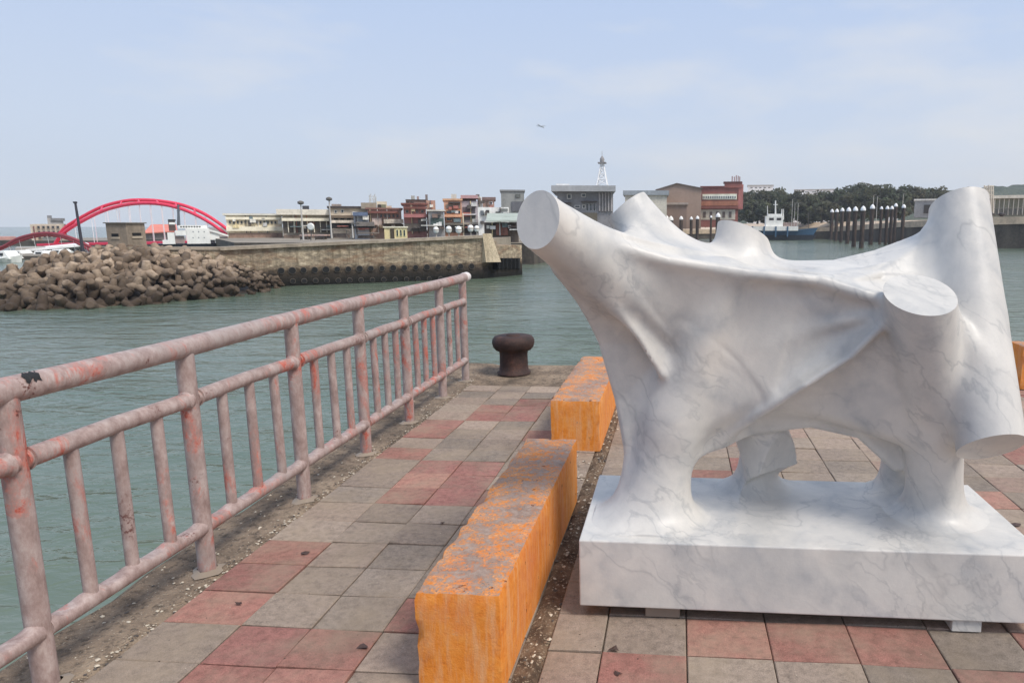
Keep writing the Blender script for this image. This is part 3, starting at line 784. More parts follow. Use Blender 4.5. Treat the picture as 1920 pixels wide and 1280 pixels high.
def nth(k):
    return '%d%s' % (k, 'th' if 10 < k % 100 < 20 else {1: 'st', 2: 'nd', 3: 'rd'}.get(k % 10, 'th'))
byrow = {}
for o, px, t in sorted(arm, key=lambda q: q[1]):
    r_ = min(6, int(t / 1.12 * 7)); byrow.setdefault(r_, []).append(o)
for r_, os_ in byrow.items():
    for k, o in enumerate(os_): tag(o, 'brown armour block, %s from left in the heap, %s' % (nth(k + 1), ROWN[r_]), 'armour block', GA)
# ================================================================= breakwater wall
m = Mat('stained_breakwater_wall', .9, spec=.25)
sp = m.n('ShaderNodeSeparateXYZ'); m.L(m.pos, sp.inputs[0])
a = m.noise(.35, 6, .7, stretch=(1, 1, 3)); b = m.noise(1.5, 6, .7, stretch=(1, 1, 2.2)); c = m.noise(.9, 5, .7, stretch=(3, 3, .3))
up_ = m.ramp(b, [(.3, lin(104, 96, 82)), (.45, lin(142, 130, 112)), (.57, lin(176, 160, 136)), (.68, lin(214, 200, 174))])
up_ = m.mix(m.ramp(c, [(.5, 0.0), (.66, .7)]), up_, lin(94, 84, 66))
up_ = m.mix(m.ramp(a, [(.5, 0.0), (.62, .5)]), up_, lin(132, 96, 70))
zz = m.math('ADD', sp.outputs[2], m.math('ADD', m.math('MULTIPLY', b, .7), m.math('MULTIPLY', c, .5)))
k_ = m.ramp(m.math('ADD', m.math('MULTIPLY', zz, .25), 1.0), [(.63, 1.0), (.73, 0.0)])
low = m.ramp(m.math('ADD', m.math('MULTIPLY', zz, .25), 1.0), [(.35, lin(26, 27, 26)), (.52, lin(70, 62, 54)), (.64, lin(122, 106, 88))])
m.color(m.mix(k_, up_, m.mix(m.ramp(b, [(.4, .6), (.65, 0.0)]), low, lin(36, 34, 30)))); m.bump(m.math('ADD', b, c), .6, .08); BW = m.m
COPE = wall_mat((150, 134, 112), 'coping_concrete', .35, .6)
W0, W1, W2, W3 = onz(420, 541, WATER), onz(905, 522, WATER), onz(932, 520, WATER), onz(979, 515, WATER)
Wm = onz(150, 556, WATER); Wm.y = W0.y - 3
def ztop(px, py, Y): return at(px, py, Y).z
zA, zB = ztop(420, 463, W0.y), ztop(905, 441, W1.y)
wall = thing('breakwater_wall', 'long stained concrete breakwater wall with rows of round drain holes above the water', 'harbour wall', W0.lerp(W1, .5) * 1.0)
def wall_seg(mb, p, q, zp, zq, y_out=0.0, th=.6, zlow=-6.0, zlow2=None):
    d = (q - p); d.z = 0; d.normalize(); nn_ = Vector((d.y, -d.x, 0))
    a0 = p + nn_ * y_out; b0 = q + nn_ * y_out; a1 = a0 - nn_ * th; b1 = b0 - nn_ * th
    zl2 = zlow if zlow2 is None else zlow2
    mb.hexa([Vector((a0.x, a0.y, zlow)), Vector((b0.x, b0.y, zl2)), Vector((b1.x, b1.y, zl2)), Vector((a1.x, a1.y, zlow)), Vector((a0.x, a0.y, zp)), Vector((b0.x, b0.y, zq)), Vector((b1.x, b1.y, zq)), Vector((a1.x, a1.y, zp))])
mb = MB(); zM = ztop(180, 468, Wm.y)
wall_seg(mb, W0, W1, zA - .25, zB - .25, 0, 1.2)
wall_seg(mb, Wm, W0, zM, zA - .25, 0, 1.2)
# lower end section past the buttress
zE = ztop(979, 459, W3.y)
wall_seg(mb, W1, W2, zB - .2, zE + .4, .02, 1.6)
wall_seg(mb, W2, W3, zE, zE, .03, 6.0)
mb.build('wall', BW, wall)
mb = MB(); wall_seg(mb, W0, W1, zA, zB, .28, 1.4, zA - .28, zB - .28); wall_seg(mb, Wm, W0, zM + .2, zA, .1, 1.0, zM + .003, zA - .24)
mb.build('coping', COPE, wall)
mb = MB()   # sloping buttress
p, q = W1.lerp(W2, .0), W1.lerp(W2, .55); d = (q - p).normalized(); nn_ = Vector((d.y, -d.x, 0))
a0, b0 = p + nn_ * .6, q + nn_ * .9
mb.hexa([Vector((a0.x, a0.y, -1.9)), Vector((b0.x + .5, b0.y, -1.9)), Vector((q.x + .5, q.y, -1.9)), Vector((p.x, p.y, -1.9)), Vector((p.x + .2 * nn_.x, p.y + .2 * nn_.y, zB + .15)), Vector((q.x + .2 * nn_.x, q.y + .2 * nn_.y, zB + .15)), Vector((q.x, q.y + .8, zB + .15)), Vector((p.x, p.y + .8, zB + .15))])
mb.build('buttress', wall_mat((178, 158, 122), 'pale_stone', .4, 1.2), wall)
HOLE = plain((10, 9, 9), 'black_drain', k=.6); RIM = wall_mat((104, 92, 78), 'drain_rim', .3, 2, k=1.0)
d = (W1 - W0).normalized(); nn_ = Vector((d.y, -d.x, 0)); Ld = (W1 - W0).length
def hole(px, py, r_, sub=True):
    # find the point on the wall plane under this photo position
    ry = Vector(_ray(px, py)); C_ = Vector((0, 0, EYE)); t = (W0 - C_).dot(nn_) / ry.dot(nn_); P = C_ + ry * t
    mb = MB(); mb.tube([P + nn_ * .05, P + nn_ * .09], [r_ * 1.18, r_ * 1.12], 14); rim = mb.build('drain_hole', RIM, wall, origin=P)
    rim.location = P - Vector(wall['_o'])
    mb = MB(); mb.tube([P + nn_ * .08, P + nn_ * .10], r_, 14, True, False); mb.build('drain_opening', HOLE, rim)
for k in range(18): hole(527 + k * 21.0, 507.5 - k * .50, .25 * (1 + .1 * math.sin(k * 2)))
for k in range(15): hole(549 + k * 21.3, 527.0 - k * .35, .20)
for k in range(8):
    px_ = 921 + k * 7.3; P = at(px_, 493 - k * .3, W3.y - .2)
    t = (px_ - 932) / 47; Q = W2.lerp(W3, max(0, min(1, t)))
    z_ = ztop(px_, 493, Q.y)
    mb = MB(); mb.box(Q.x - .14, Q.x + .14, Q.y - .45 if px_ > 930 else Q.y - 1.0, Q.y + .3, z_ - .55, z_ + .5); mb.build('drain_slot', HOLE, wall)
# pier deck behind the wall
PIER = wall_mat((140, 126, 106), 'pier_deck', .3, .5)
mb = MB(); dp = Vector((0, 13, 0)); zdA, zdB = zA - .35, zB - .35
q = [Wm, W0, W1, W3]
mb.hexa([Vector((Wm.x, Wm.y + 1.1, -6)), Vector((W0.x, W0.y + 1.1, -6)), Vector((W0.x, W0.y + 12, -6)), Vector((Wm.x - 1, Wm.y + 12, -6)), Vector((Wm.x, Wm.y + 1.1, zM - .3)), Vector((W0.x, W0.y + 1.1, zdA)), Vector((W0.x, W0.y + 12, zdA)), Vector((Wm.x - 1, Wm.y + 12, zM - .3))])
mb.hexa([Vector((W0.x, W0.y + 1.1, -6)), Vector((W1.x, W1.y + 1.1, -6)), Vector((W1.x, W1.y + 12, -6)), Vector((W0.x, W0.y + 12, -6)), Vector((W0.x, W0.y + 1.1, zdA)), Vector((W1.x, W1.y + 1.1, zdB)), Vector((W1.x, W1.y + 12, zdB)), Vector((W0.x, W0.y + 12, zdA))])
structure(mb.build('pier_ground', PIER))

# town land behind the pier, far bank on the right
LANDM = wall_mat((128, 116, 98), 'harbour_ground', .35, .2); BANK = wall_mat((76, 66, 54), 'dark_wet_quay_wall', .5, .4); SAND = wall_mat((186, 158, 126), 'sandy_bank', .3, .3)
def slab(name, poly, z, mat_, mat_side, zlow=-6):
    mb = MB(); n = len(poly); zz_ = z if isinstance(z, (list, tuple)) else [z] * n
    v = [(p[0], p[1], k) for p, k in zip(poly, zz_)] + [(p[0], p[1], zlow) for p in poly]
    mb.add(v, [tuple(range(n))]); mb.cur = 1
    mb.add(v, [(i, i + n, (i + 1) % n + n, (i + 1) % n) for i in range(n)])
    return structure(mb.build(name, [mat_, mat_side]))
def gx(px, Y): return at(px, 422, Y).x
slab('town_ground', [(gx(436, 92), 92), (gx(1000, 92), 92), (gx(1242, 250), 250), (gx(1242, 620), 620), (gx(380, 620), 620), (gx(380, 150), 150)], -.7, LANDM, BANK)
far = [(1230, 262, 432), (1420, 275, 431), (1560, 264, 427), (1700, 208, 417), (1850, 165, 409), (2000, 158, 407)]
polyF = [(gx(a_, b_), b_) for a_, b_, c_ in far]; zF = [ztop(a_, c_, b_) for a_, b_, c_ in far]
slab('far_bank_ground', polyF + [(gx(2050, 700), 700), (gx(1230, 700), 700)], zF + [5.0, 1.2], SAND, BANK)
# sandy kerb band along the far bank
mb = MB()
for i in range(len(far) - 1):
    (a_, b_, c_), (a2, b2, c2) = far[i], far[i + 1]
    wall_seg(mb, Vector((gx(a_, b_), b_, 0)), Vector((gx(a2, b2), b2, 0)), zF[i] + .25, zF[i + 1] + .25, .3, .9, zF[i] - 1.5, zF[i + 1] - 1.2)
o = mb.build('sandy_quay_wall', SAND); tag(o, 'sandy coloured wall band along the top of the far right quay', 'harbour wall')
slab('left_quay_ground', [(gx(-160, 96), 96), (gx(112, 100), 100), (gx(112, 112), 112), (gx(-160, 112), 112)], -2.95, LANDM, BANK)
slab('left_shore_ground', [(gx(-500, 166), 166), (gx(420, 166), 166), (gx(420, 205), 205), (gx(-500, 205), 205)], -2.2, LANDM, BANK)

# ================================================================= buildings
class Bld:
    def __init__(s, name, label, px0, px1, ptop, Y, D, rgb, cat='building', group=None, zb=None, parapet=True, rot=0, mat_=None):
        s.Y = Y; s.D = D; s.x0 = gx(px0, Y); s.x1 = gx(px1, Y); s.zt = ztop((px0 + px1) / 2, ptop, Y)
        s.zb = zb if zb is not None else -.7
        s.o = thing(name, label, cat, ((s.x0 + s.x1) / 2, Y, s.zb), group); face_camera_side(s.o)
        s.mat = mat_ or wall_mat(rgb)
        mb = MB(); mb.box(s.x0, s.x1, Y, Y + D, s.zb, s.zt)
        s.w = mb.build('wall', s.mat, s.o)
    def px(s, *r): return ztop(r[0], r[1], s.Y)
    def rect(s, name, px0, px1, py0, py1, mat_, out=.15, back=.4, parent=None, x_only=False):
        """a piece over the photo rectangle, standing 'out' metres proud of the front"""
        mb = MB(); mb.box(gx(px0, s.Y), gx(px1, s.Y), s.Y - out, s.Y + back, ztop(px0, py1, s.Y), ztop(px0, py0, s.Y))
        return mb.build(name, mat_, parent or s.o)
    def win(s, px0, px1, py0, py1, frame=(210, 205, 195), out=.08):
        f = s.rect('window', px0, px1, py0, py1, wall_mat(frame, 'window_frame', .1, 1), out)
        b = min(.25 * (px1 - px0), .22 * (py1 - py0), 1.0)
        p_ = s.rect('pane', px0 + b, px1 - b, py0 + b, py1 - b, GLASS, out + .06, .3, f); return f
    def wins(s, px0, px1, py0, py1, n, gap=.35, **k):
        w = (px1 - px0) / n
        for i in range(n): s.win(px0 + i * w + w * gap / 2, px0 + (i + 1) * w - w * gap / 2, py0, py1, **k)
    def roof(s, mat_, th=.35, over=.5, name='roof'):
        mb = MB(); mb.box(s.x0 - over, s.x1 + over, s.Y - over, s.Y + s.D + over, s.zt + .002, s.zt + th); return mb.build(name, mat_, s.o)
    def on_roof(s, name, px0, px1, py0, py1, mat_, y0=1.0, dep=2.0, parent=None):
        mb = MB(); Y = s.Y + y0; mb.box(gx(px0, Y), gx(px1, Y), Y, Y + dep, ztop(px0, py1, Y), ztop(px0, py0, Y)); return mb.build(name, mat_, parent or s.o)
GREYC = wall_mat((126, 128, 128), 'grey_concrete', .25, .3); WHITEP = wall_mat((226, 222, 212), 'white_paint', .15, .4); TIN = wall_mat((170, 172, 170), 'grey_tin', .25, .8)
CREAM = wall_mat((212, 200, 172), 'cream_paint', .2, .4); RUSTR = wall_mat((124, 66, 54), 'rust_red_metal', .3, .8); GREENR = wall_mat((146, 156, 142), 'pale_green_roof', .2, .5)
DKR = wall_mat((62, 54, 50), 'dark_roof', .2, .6)
TOWN = 'old harbour houses behind the breakwater'
# long cream market building
b = Bld('market_building', 'long two storey cream market building with a ribbon of windows behind the white ship', 426, 530, 404, 128, 16, (206, 192, 160))
b.roof(wall_mat((190, 186, 170), 'pale_roof'), .35, .6)
b.rect('upper_band', 425, 531, 407, 412, CREAM, .5)
b.wins(429, 528, 413.5, 420.5, 14, .25, frame=(176, 164, 136), out=.12)
b.rect('balcony_band', 425, 530, 425, 433, CREAM, .7)
b.rect('ground_floor', 428, 528, 437, 452, wall_mat((146, 112, 92), 'brown_shutter', .35, 1.5), .2)
b.on_roof('roof_rail', 452, 528, 401, 402.6, TIN, 3, .3)
b = Bld('market_hall', 'long pale roofed market hall with dark open arcade, joined to the cream market building', 531, 622, 403, 126, 20, (150, 140, 122), zb=-.7)
b.roof(wall_mat((204, 196, 176), 'pale_roof'), 1.0, 1.0)
b.rect('eave', 530, 618, 409, 414.5, CREAM, 1.2)
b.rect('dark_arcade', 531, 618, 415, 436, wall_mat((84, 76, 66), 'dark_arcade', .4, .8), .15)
for q in range(7): b.rect('column', 540 + q * 12, 541.6 + q * 12, 415, 436, CREAM, .5)
b.rect('low_wall', 531, 620, 440, 452, wall_mat((112, 92, 78), 'brown_low_wall', .4, 1.0), .4)
b.on_roof('water_tank', 595, 607.5, 386, 402, plain((44, 44, 52), 'black_tank'), 5, 2)
# houses
b = Bld('cream_house', 'cream two storey house with dark eaves and two small windows', 621, 690, 390.5, 122, 12, (196, 176, 146), group=TOWN)
b.roof(DKR, .35, .5); b.win(629, 634, 394, 400); b.win(641, 646.5, 393, 399)
b.rect('awning', 620, 664, 404, 409, wall_mat((104, 84, 62), 'brown_awning'), 1.6); b.rect('sign_band', 622, 668, 413, 418, wall_mat((206, 188, 164), 'faded_signs', .4, 1.5), 1.7)
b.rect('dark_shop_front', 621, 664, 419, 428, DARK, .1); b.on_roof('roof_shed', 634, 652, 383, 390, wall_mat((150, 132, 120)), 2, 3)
for q in range(3): b.rect('shop_window', 627 + q * 12, 634 + q * 12, 409.5, 412.8, DARK, .2)
b = Bld('blue_house', 'small house with deep blue roof edge and pale grey blue wall', 664, 692, 405, 116, 6, (146, 152, 160), group=TOWN)
b.rect('blue_roof', 663, 691, 398, 404.8, wall_mat((78, 96, 128), 'blue_tin'), 1.0, 5); b.win(679, 688, 407, 415, (120, 130, 140)); b.rect('low_roof', 668, 702, 416, 424, wall_mat((104, 98, 92), 'grey_tin_roof'), 2.2, 3)
b.rect('dark_stall', 664, 705, 424, 428, DARK, 1.0)
b = Bld('stacked_brown_house', 'jumbled brown house with rooftop sheds, aerials and red balcony', 690, 754, 393, 120, 13, (150, 116, 100), group=TOWN)
b.roof(wall_mat((120, 78, 66), 'brown_red'), .3, .3)
b.on_roof('roof_shed', 684, 712, 380.5, 392, wall_mat((142, 128, 106)), 1, 4); b.on_roof('roof_shed', 713, 732, 378, 392, wall_mat((196, 180, 150)), 1, 4); b.on_roof('roof_shed', 732, 745, 386, 392, wall_mat((180, 160, 140)), 2, 3)
b.on_roof('shed_opening', 714, 720, 383.5, 388.5, DARK, .8, .3); b.on_roof('green_screen', 720.5, 729, 383.5, 392, wall_mat((110, 112, 82)), .8, .3)
b.rect('balcony', 692, 748, 396, 400, RUSTR, 1.0); b.wins(712, 750, 401, 408.5, 5, .3, frame=(150, 96, 82))
b.rect('shop_front', 698, 716, 409, 422, wall_mat((200, 176, 164), 'pink_shutter', .4, 1.2), .3); b.rect('awning', 720, 757, 411, 419, wall_mat((186, 172, 150), 'striped_awning', .5, 2.0), 1.8)
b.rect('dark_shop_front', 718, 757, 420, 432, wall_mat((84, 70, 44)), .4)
mb = MB(); Y_ = b.Y + 3
for x_, y_ in ((706, 366), (708.5, 364), (713, 367), (716, 364), (718, 370)): mb.tube([at(x_, 381, Y_), at(x_, y_, Y_)], .09, 5)
for y_ in (369, 374): mb.tube([at(705, y_, Y_), at(719, y_ - .5, Y_)], .06, 5)
mb.build('aerial_frame', TIN, b.o)
b = Bld('red_brick_house', 'dusty red brick house with flat roof and rooftop tanks', 758, 800, 384, 118, 10, (156, 96, 86), group=TOWN)
b.roof(RUSTR, .3, .4); b.on_roof('upper_floor', 765, 818, 375.5, 384, wall_mat((150, 116, 100)), .5, 8)
b.on_roof('roof_edge', 764, 803, 374, 375.8, DKR, .3, 8.5); b.on_roof('dark_opening', 766, 771, 378, 384, DARK, .35, .4); b.on_roof('dark_opening', 773, 779, 378.5, 383, DARK, .35, .4)
b.rect('balcony', 758, 801, 388, 392, RUSTR, .7); b.wins(760, 798, 393.5, 400, 4, .3, frame=(170, 140, 120)); b.rect('balcony', 758, 801, 401.5, 408, wall_mat((164, 92, 88), 'dusty_red'), 1.0); b.rect('shop_opening', 784, 800, 411, 418, wall_mat((100, 92, 84)), .3)
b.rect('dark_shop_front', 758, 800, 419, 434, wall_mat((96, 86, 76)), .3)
b.on_roof('water_tank', 785, 792, 367, 374, wall_mat((150, 146, 136)), 3, 1.2); b.on_roof('water_tank', 796, 800, 368, 375, wall_mat((150, 120, 112)), 3, 1.2); b.on_roof('chimney', 808, 812.5, 364.5, 375.5, wall_mat((108, 96, 92)), 2, 1)
b = Bld('tan_wall_house', 'plain tan brick side wall house beside the red brick house', 801, 818, 375.7, 119, 9, (166, 122, 100), group=TOWN)
b = Bld('green_shuttered_shop', 'low shop with grey roof and dark green shutters', 804, 833, 396, 114, 8, (136, 136, 136), group=TOWN)
b.roof(wall_mat((196, 190, 176)), .25, .3); b.rect('green_shutter', 808, 832, 409.5, 421, wall_mat((62, 82, 76)), .3); b.rect('awning_line', 790, 828, 422, 423.4, wall_mat((200, 200, 190)), 1.6)
b = Bld('orange_balcony_house', 'tall narrow house with orange balconies', 834, 867, 376, 116, 10, (190, 130, 96), group=TOWN)
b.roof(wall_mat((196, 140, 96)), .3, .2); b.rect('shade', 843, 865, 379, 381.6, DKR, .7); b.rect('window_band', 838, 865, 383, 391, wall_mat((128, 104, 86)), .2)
for (u0, u1, w0, w1) in ((837, 849, 394, 402), (851, 865, 394, 402), (837, 848, 407.5, 414.5), (852, 864, 407.5, 414.5)): b.win(u0, u1, w0, w1, (226, 150, 96), .35)
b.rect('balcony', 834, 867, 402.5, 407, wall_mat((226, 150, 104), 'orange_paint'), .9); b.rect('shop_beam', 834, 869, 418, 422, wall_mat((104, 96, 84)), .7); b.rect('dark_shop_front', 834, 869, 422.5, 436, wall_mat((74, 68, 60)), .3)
b.on_roof('roof_shed', 855, 865, 364, 376, wall_mat((176, 178, 170)), 2, 2)
b = Bld('mauve_house', 'grey mauve house with a red rooftop awning and barred balconies', 864.5, 897, 377, 118, 10, (168, 156, 162), group=TOWN)
b.on_roof('roof_awning', 864, 896, 366, 372, wall_mat((176, 128, 128), 'faded_red_awning'), -.5, 6); b.on_roof('dark_opening', 865, 895, 372, 377, wall_mat((66, 40, 36)), .2, 4)
b.rect('balcony_opening', 869, 892, 388, 400, wall_mat((88, 80, 86)), .15); b.rect('balcony_slab', 868, 894, 401.5, 403, WHITEP, .9); b.rect('balcony_opening', 870, 892, 404, 413, wall_mat((84, 86, 88)), .2)
b.rect('dark_shop_front', 870, 897, 423, 438, wall_mat((64, 56, 48)), .4); b.rect('shop_beam', 868, 898, 417, 421, wall_mat((146, 138, 124)), .9); b.rect('drainpipe', 868, 870, 400, 445, CREAM, 1.0)
b = Bld('white_stair_tower', 'slim white stair tower between the mauve house and the brown house', 897, 905.5, 369, 120, 5, (226, 226, 230), group=TOWN); b.on_roof('tank', 897, 904, 364.5, 369, wall_mat((104, 92, 88)), 1, 1.5)
b = Bld('brown_roof_house', 'small brown house with a white patch above white shopfront', 906, 928, 375, 126, 9, (166, 128, 110), group=TOWN); b.roof(wall_mat((116, 88, 82)), .5, .3); b.win(918, 925, 378, 383.5, (226, 220, 210))
b = Bld('white_low_shop', 'low white shop with dark openings below the brown house', 897, 955, 388.5, 112, 6, (206, 206, 200), group=TOWN); b.rect('dark_opening', 902, 908, 395, 404, wall_mat((92, 100, 106)), .2); b.rect('dark_opening', 912, 918, 394, 401, DARK, .2); b.rect('dark_opening', 930, 938, 397, 400, DARK, .2); b.rect('dark_opening', 940, 953, 391, 396, wall_mat((110, 114, 110)), .2)
b = Bld('green_roof_stall', 'long stall with pale green sloping roof and rust red goods beneath', 908, 972, 417, 96, 6, (84, 72, 62), group=TOWN, zb=-.7)
mb = MB(); xx0, xx1 = gx(905, 94), gx(978, 94); z0_, z1_ = ztop(905, 414, 94), ztop(905, 399, 100)
mb.hexa([(xx0, 94, z0_ - .15), (xx1, 94, z0_ - .15), (xx1, 103, z1_ - .15), (xx0, 103, z1_ - .15), (xx0, 94, z0_), (xx1, 94, z0_), (xx1, 103, z1_), (xx0, 103, z1_)]); mb.build('roof', GREENR, b.o)
b.rect('rust_red_sheet', 930, 952, 420, 441, wall_mat((136, 78, 62), 'red_sheet', .4, 2.5), .4); b.rect('white_board', 919, 929, 423.5, 430, WHITEP, .6); b.rect('white_board', 952.5, 958, 422, 428, WHITEP, .6); b.rect('post', 936, 938, 414, 441, TIN, .8)
b = Bld('yellow_kiosk', 'small pale yellow kiosk with dark doorway at the pier wall', 720, 763, 427, 88, 3.2, (214, 190, 128), cat='kiosk', zb=-.7); b.roof(CREAM, .15, .15)
b.rect('door', 731, 738.5, 429, 447, wall_mat((70, 56, 40)), .1); b.wins(741, 761, 430, 443, 3, .3, frame=(226, 206, 150), out=.05)
b = Bld('grey_office_block', 'tall plain grey box building left of the big grey harbour office', 941, 984, 358.5, 150, 14, (124, 126, 122)); b.rect('upper_window', 968, 977, 364, 370, wall_mat((84, 88, 84)), .2); b.rect('lower_band', 960, 984, 378, 396, wall_mat((86, 88, 94)), .2); b.roof(GREYC, .3, .25)
# small clutter of the old houses: air conditioners, signboards, cloths, pipes
cr_ = random.Random(77)
SIGNC = [(214, 204, 190), (170, 90, 76), (96, 116, 120), (206, 186, 130), (120, 96, 84), (190, 190, 186), (84, 76, 70)]
def clutter(o, n):
    w = next(c for c in o.children if c.name.startswith('wall')); vs_ = [Vector(v.co) + Vector(o['_o']) for v in w.data.vertices]
    x0, x1 = min(v.x for v in vs_), max(v.x for v in vs_); y0 = min(v.y for v in vs_); z0, z1 = max(min(v.z for v in vs_), .2), max(v.z for v in vs_)
    for k in range(n):
        kind = cr_.choice(['signboard', 'air_conditioner', 'signboard', 'awning', 'pipe']); x = cr_.uniform(x0 + .3, x1 - .8); z = cr_.uniform(z0 + .5, z1 - .6)
        mb = MB()
        if kind == 'signboard': mb.box(x, x + cr_.uniform(.4, 1.3), y0 - cr_.uniform(.6, .9), y0 + .1, z, z + cr_.uniform(.35, .8))
        elif kind == 'air_conditioner': mb.box(x, x + .6, y0 - .5, y0 + .1, z, z + .45)
        elif kind == 'awning': zz_ = z0 + cr_.uniform(.3, 1.3); mb.box(x, min(x1, x + cr_.uniform(1.2, 2.4)), y0 - 1.5, y0 + .1, zz_, zz_ + .16)
        else: mb.box(x, x + .12, y0 - .3, y0 + .1, z0, z1)
        mb.build(kind, wall_mat(cr_.choice(SIGNC), 'faded_cloth', .4, 2.5), o)
for o in [q for q in bpy.data.objects if q.get('group') == TOWN]: clutter(o, 7)
for nm in ('market_hall', 'market_building'): clutter(bpy.data.objects[nm], 14)
# harbour office with tower
b = Bld('harbour_office', 'big grey harbour office with overhanging roof slab beneath the lattice tower', 1046, 1150, 360, 160, 20, (120, 120, 124))
mb = MB(); mb.box(gx(1036, 160) , gx(1154, 160), 157.5, 183, ztop(1090, 359.8, 160), ztop(1090, 349, 160)); mb.build('roof', wall_mat((146, 148, 150), 'grey_roof_slab', .2, .3), b.o)
b.win(1064, 1072, 364, 373); b.win(1091, 1099, 363, 370); b.rect('canopy', 1090, 1119, 377, 379.5, DKR, 1.2); b.rect('canopy', 1056, 1072, 380, 382, DKR, 1.2); b.win(1092, 1098, 384, 391); b.wins(1098, 1118, 381, 396, 3, .25, frame=(150, 152, 154)); b.win(1078, 1088, 385, 390, (190, 190, 186)); b.rect('dark_base', 1078, 1120, 399, 416, wall_mat((96, 88, 70)), .3)
for q in range(5): b.rect('pilaster', 1123 + q * 5.6, 1126 + q * 5.6, 360.5, 396, wall_mat((146, 140, 138)), .5)
b.on_roof('rooftop_room', 1048, 1072, 345, 349, wall_mat((210, 220, 200)), 4, 5)
tw = thing('lattice_tower', 'white steel lattice light tower standing on the harbour office roof', 'tower', at(1129, 348, 168))
mb = MB(); Y_ = 168; hw = lambda y: 3.0 + (y - 310) / 38 * 7.5
base_, topy = 348, 307
def tp(sx, sy, py):
    h_ = hw(py); c0 = at(1129, py, Y_); s_ = h_ * Y_ / FOC * .9; return c0 + Vector((sx * s_, sy * s_, 0))
for sx in (-1, 1):
    for sy in (-1, 1): mb.tube([tp(sx, sy, base_), tp(sx, sy, topy)], .16, 5)
lv = [348, 337, 326, 316, 307]
for u, w in zip(lv[:-1], lv[1:]):
    for (a_, b_) in (((-1, -1), (1, -1)), ((1, -1), (1, 1)), ((1, 1), (-1, 1)), ((-1, 1), (-1, -1))):
        mb.tube([tp(*a_, w), tp(*b_, w)], .10, 4); mb.tube([tp(*a_, u), tp(*b_, w)], .07, 4); mb.tube([tp(*b_, u), tp(*a_, w)], .07, 4)
mb.build('lattice', wall_mat((220, 218, 220), 'white_steel', .1, 1), tw)
mb = MB(); c0 = at(1129, 307, Y_); mb.box(c0.x - .95, c0.x + .95, Y_ - .95, Y_ + .95, c0.z, c0.z + .3); mb.build('platform', wall_mat((120, 116, 116)), tw)
mb = MB(); mb.lathe([(.5, .3), (.55, 1.1), (.35, 1.4), (.1, 1.8)], c0, 10); mb.tube([c0 + Vector((0, 0, 1.7)), c0 + Vector((0, 0, 2.9))], .05, 5); mb.build('lantern', wall_mat((130, 126, 126)), tw)
# brown gabled shed and red brick office
b = Bld('low_grey_hall', 'low grey roofed hall behind the brown gabled shed', 1172, 1250, 366, 205, 14, (190, 180, 160), zb=.5); b.roof(wall_mat((138, 146, 152)), 1.3, .6)
sh = thing('brown_gabled_shed', 'large brown gabled warehouse with a roller door', 'building', (gx(1272, 215), 225, .5))
mb = MB(); Y_ = 215; xa, xb, xc = gx(1231, Y_), gx(1268, Y_), gx(1314, Y_)
mb.prism([(xa, .5), (xc, .5), (xc, ztop(1314, 354, Y_)), (xb, ztop(1268, 345, Y_)), (xa, ztop(1231, 357, Y_))], Y_, Y_ + 28); mb.build('wall', wall_mat((146, 116, 98), 'brown_cladding', .12, .2), sh)
mb = MB(); mb.prism([(xa - .4, ztop(1231, 357.4, Y_)), (xb, ztop(1268, 345, Y_) + .02), (xc + .4, ztop(1314, 354.4, Y_)), (xc + .4, ztop(1314, 352.6, Y_)), (xb, ztop(1268, 343.2, Y_)), (xa - .4, ztop(1231, 355.4, Y_))], Y_ - .5, Y_ + 28.5); mb.build('roof', wall_mat((104, 92, 84)), sh)
mb = MB(); mb.box(gx(1249, Y_), gx(1287, Y_), Y_ - .25, Y_ + .1, .5, ztop(1260, 384, Y_)); mb.build('roller_door', wall_mat((124, 98, 84), 'door_cladding', .1, .3), sh)
mb = MB(); mb.box(gx(1246, Y_), gx(1290, Y_), Y_ - .8, Y_ + .1, ztop(1260, 384, Y_), ztop(1260, 380, Y_)); mb.build('door_head', wall_mat((152, 134, 122)), sh)
b = Bld('red_brick_office', 'long red brick office with white window ribbon and rooftop chimney cluster', 1314, 1383, 352, 222, 16, (150, 78, 66), zb=1.0); b.roof(wall_mat((120, 56, 50)), .5, .4)
b.rect('window_ribbon', 1316, 1380, 364, 374.5, wall_mat((222, 208, 180), 'cream_ribbon'), .3); b.wins(1317, 1379, 367, 373, 15, .2, frame=(228, 218, 196), out=.45); b.rect('orange_band', 1314, 1383, 377, 386, wall_mat((166, 96, 66)), .5); b.rect('lower_band', 1314, 1383, 387, 391.5, wall_mat((130, 66, 54)), .9)
b.rect('pale_ground_floor', 1314, 1378, 393, 412, wall_mat((188, 174, 154)), .15)
for q in range(5): b.rect('door', 1318 + q * 12, 1323 + q * 12, 397, 408, wall_mat((96, 80, 72)), .3)
b.on_roof('stair_tower', 1357, 1390, 342, 352.2, wall_mat((158, 80, 68)), -.5, 8); b.on_roof('tower_cap', 1355, 1390, 340.6, 342.1, wall_mat((96, 50, 50)), -.8, 8.6)
for q, (u, w) in enumerate(((1370, 330.5), (1374, 331.5), (1377.5, 329), (1381, 330), (1384, 331.5))): b.on_roof('chimney', u - .9, u + .9, w, 340.7, wall_mat((150, 100, 92)), 2, .5)
b.on_roof('end_wall', 1383, 1392, 346, 392, wall_mat((176, 94, 86)), -.3, 14)
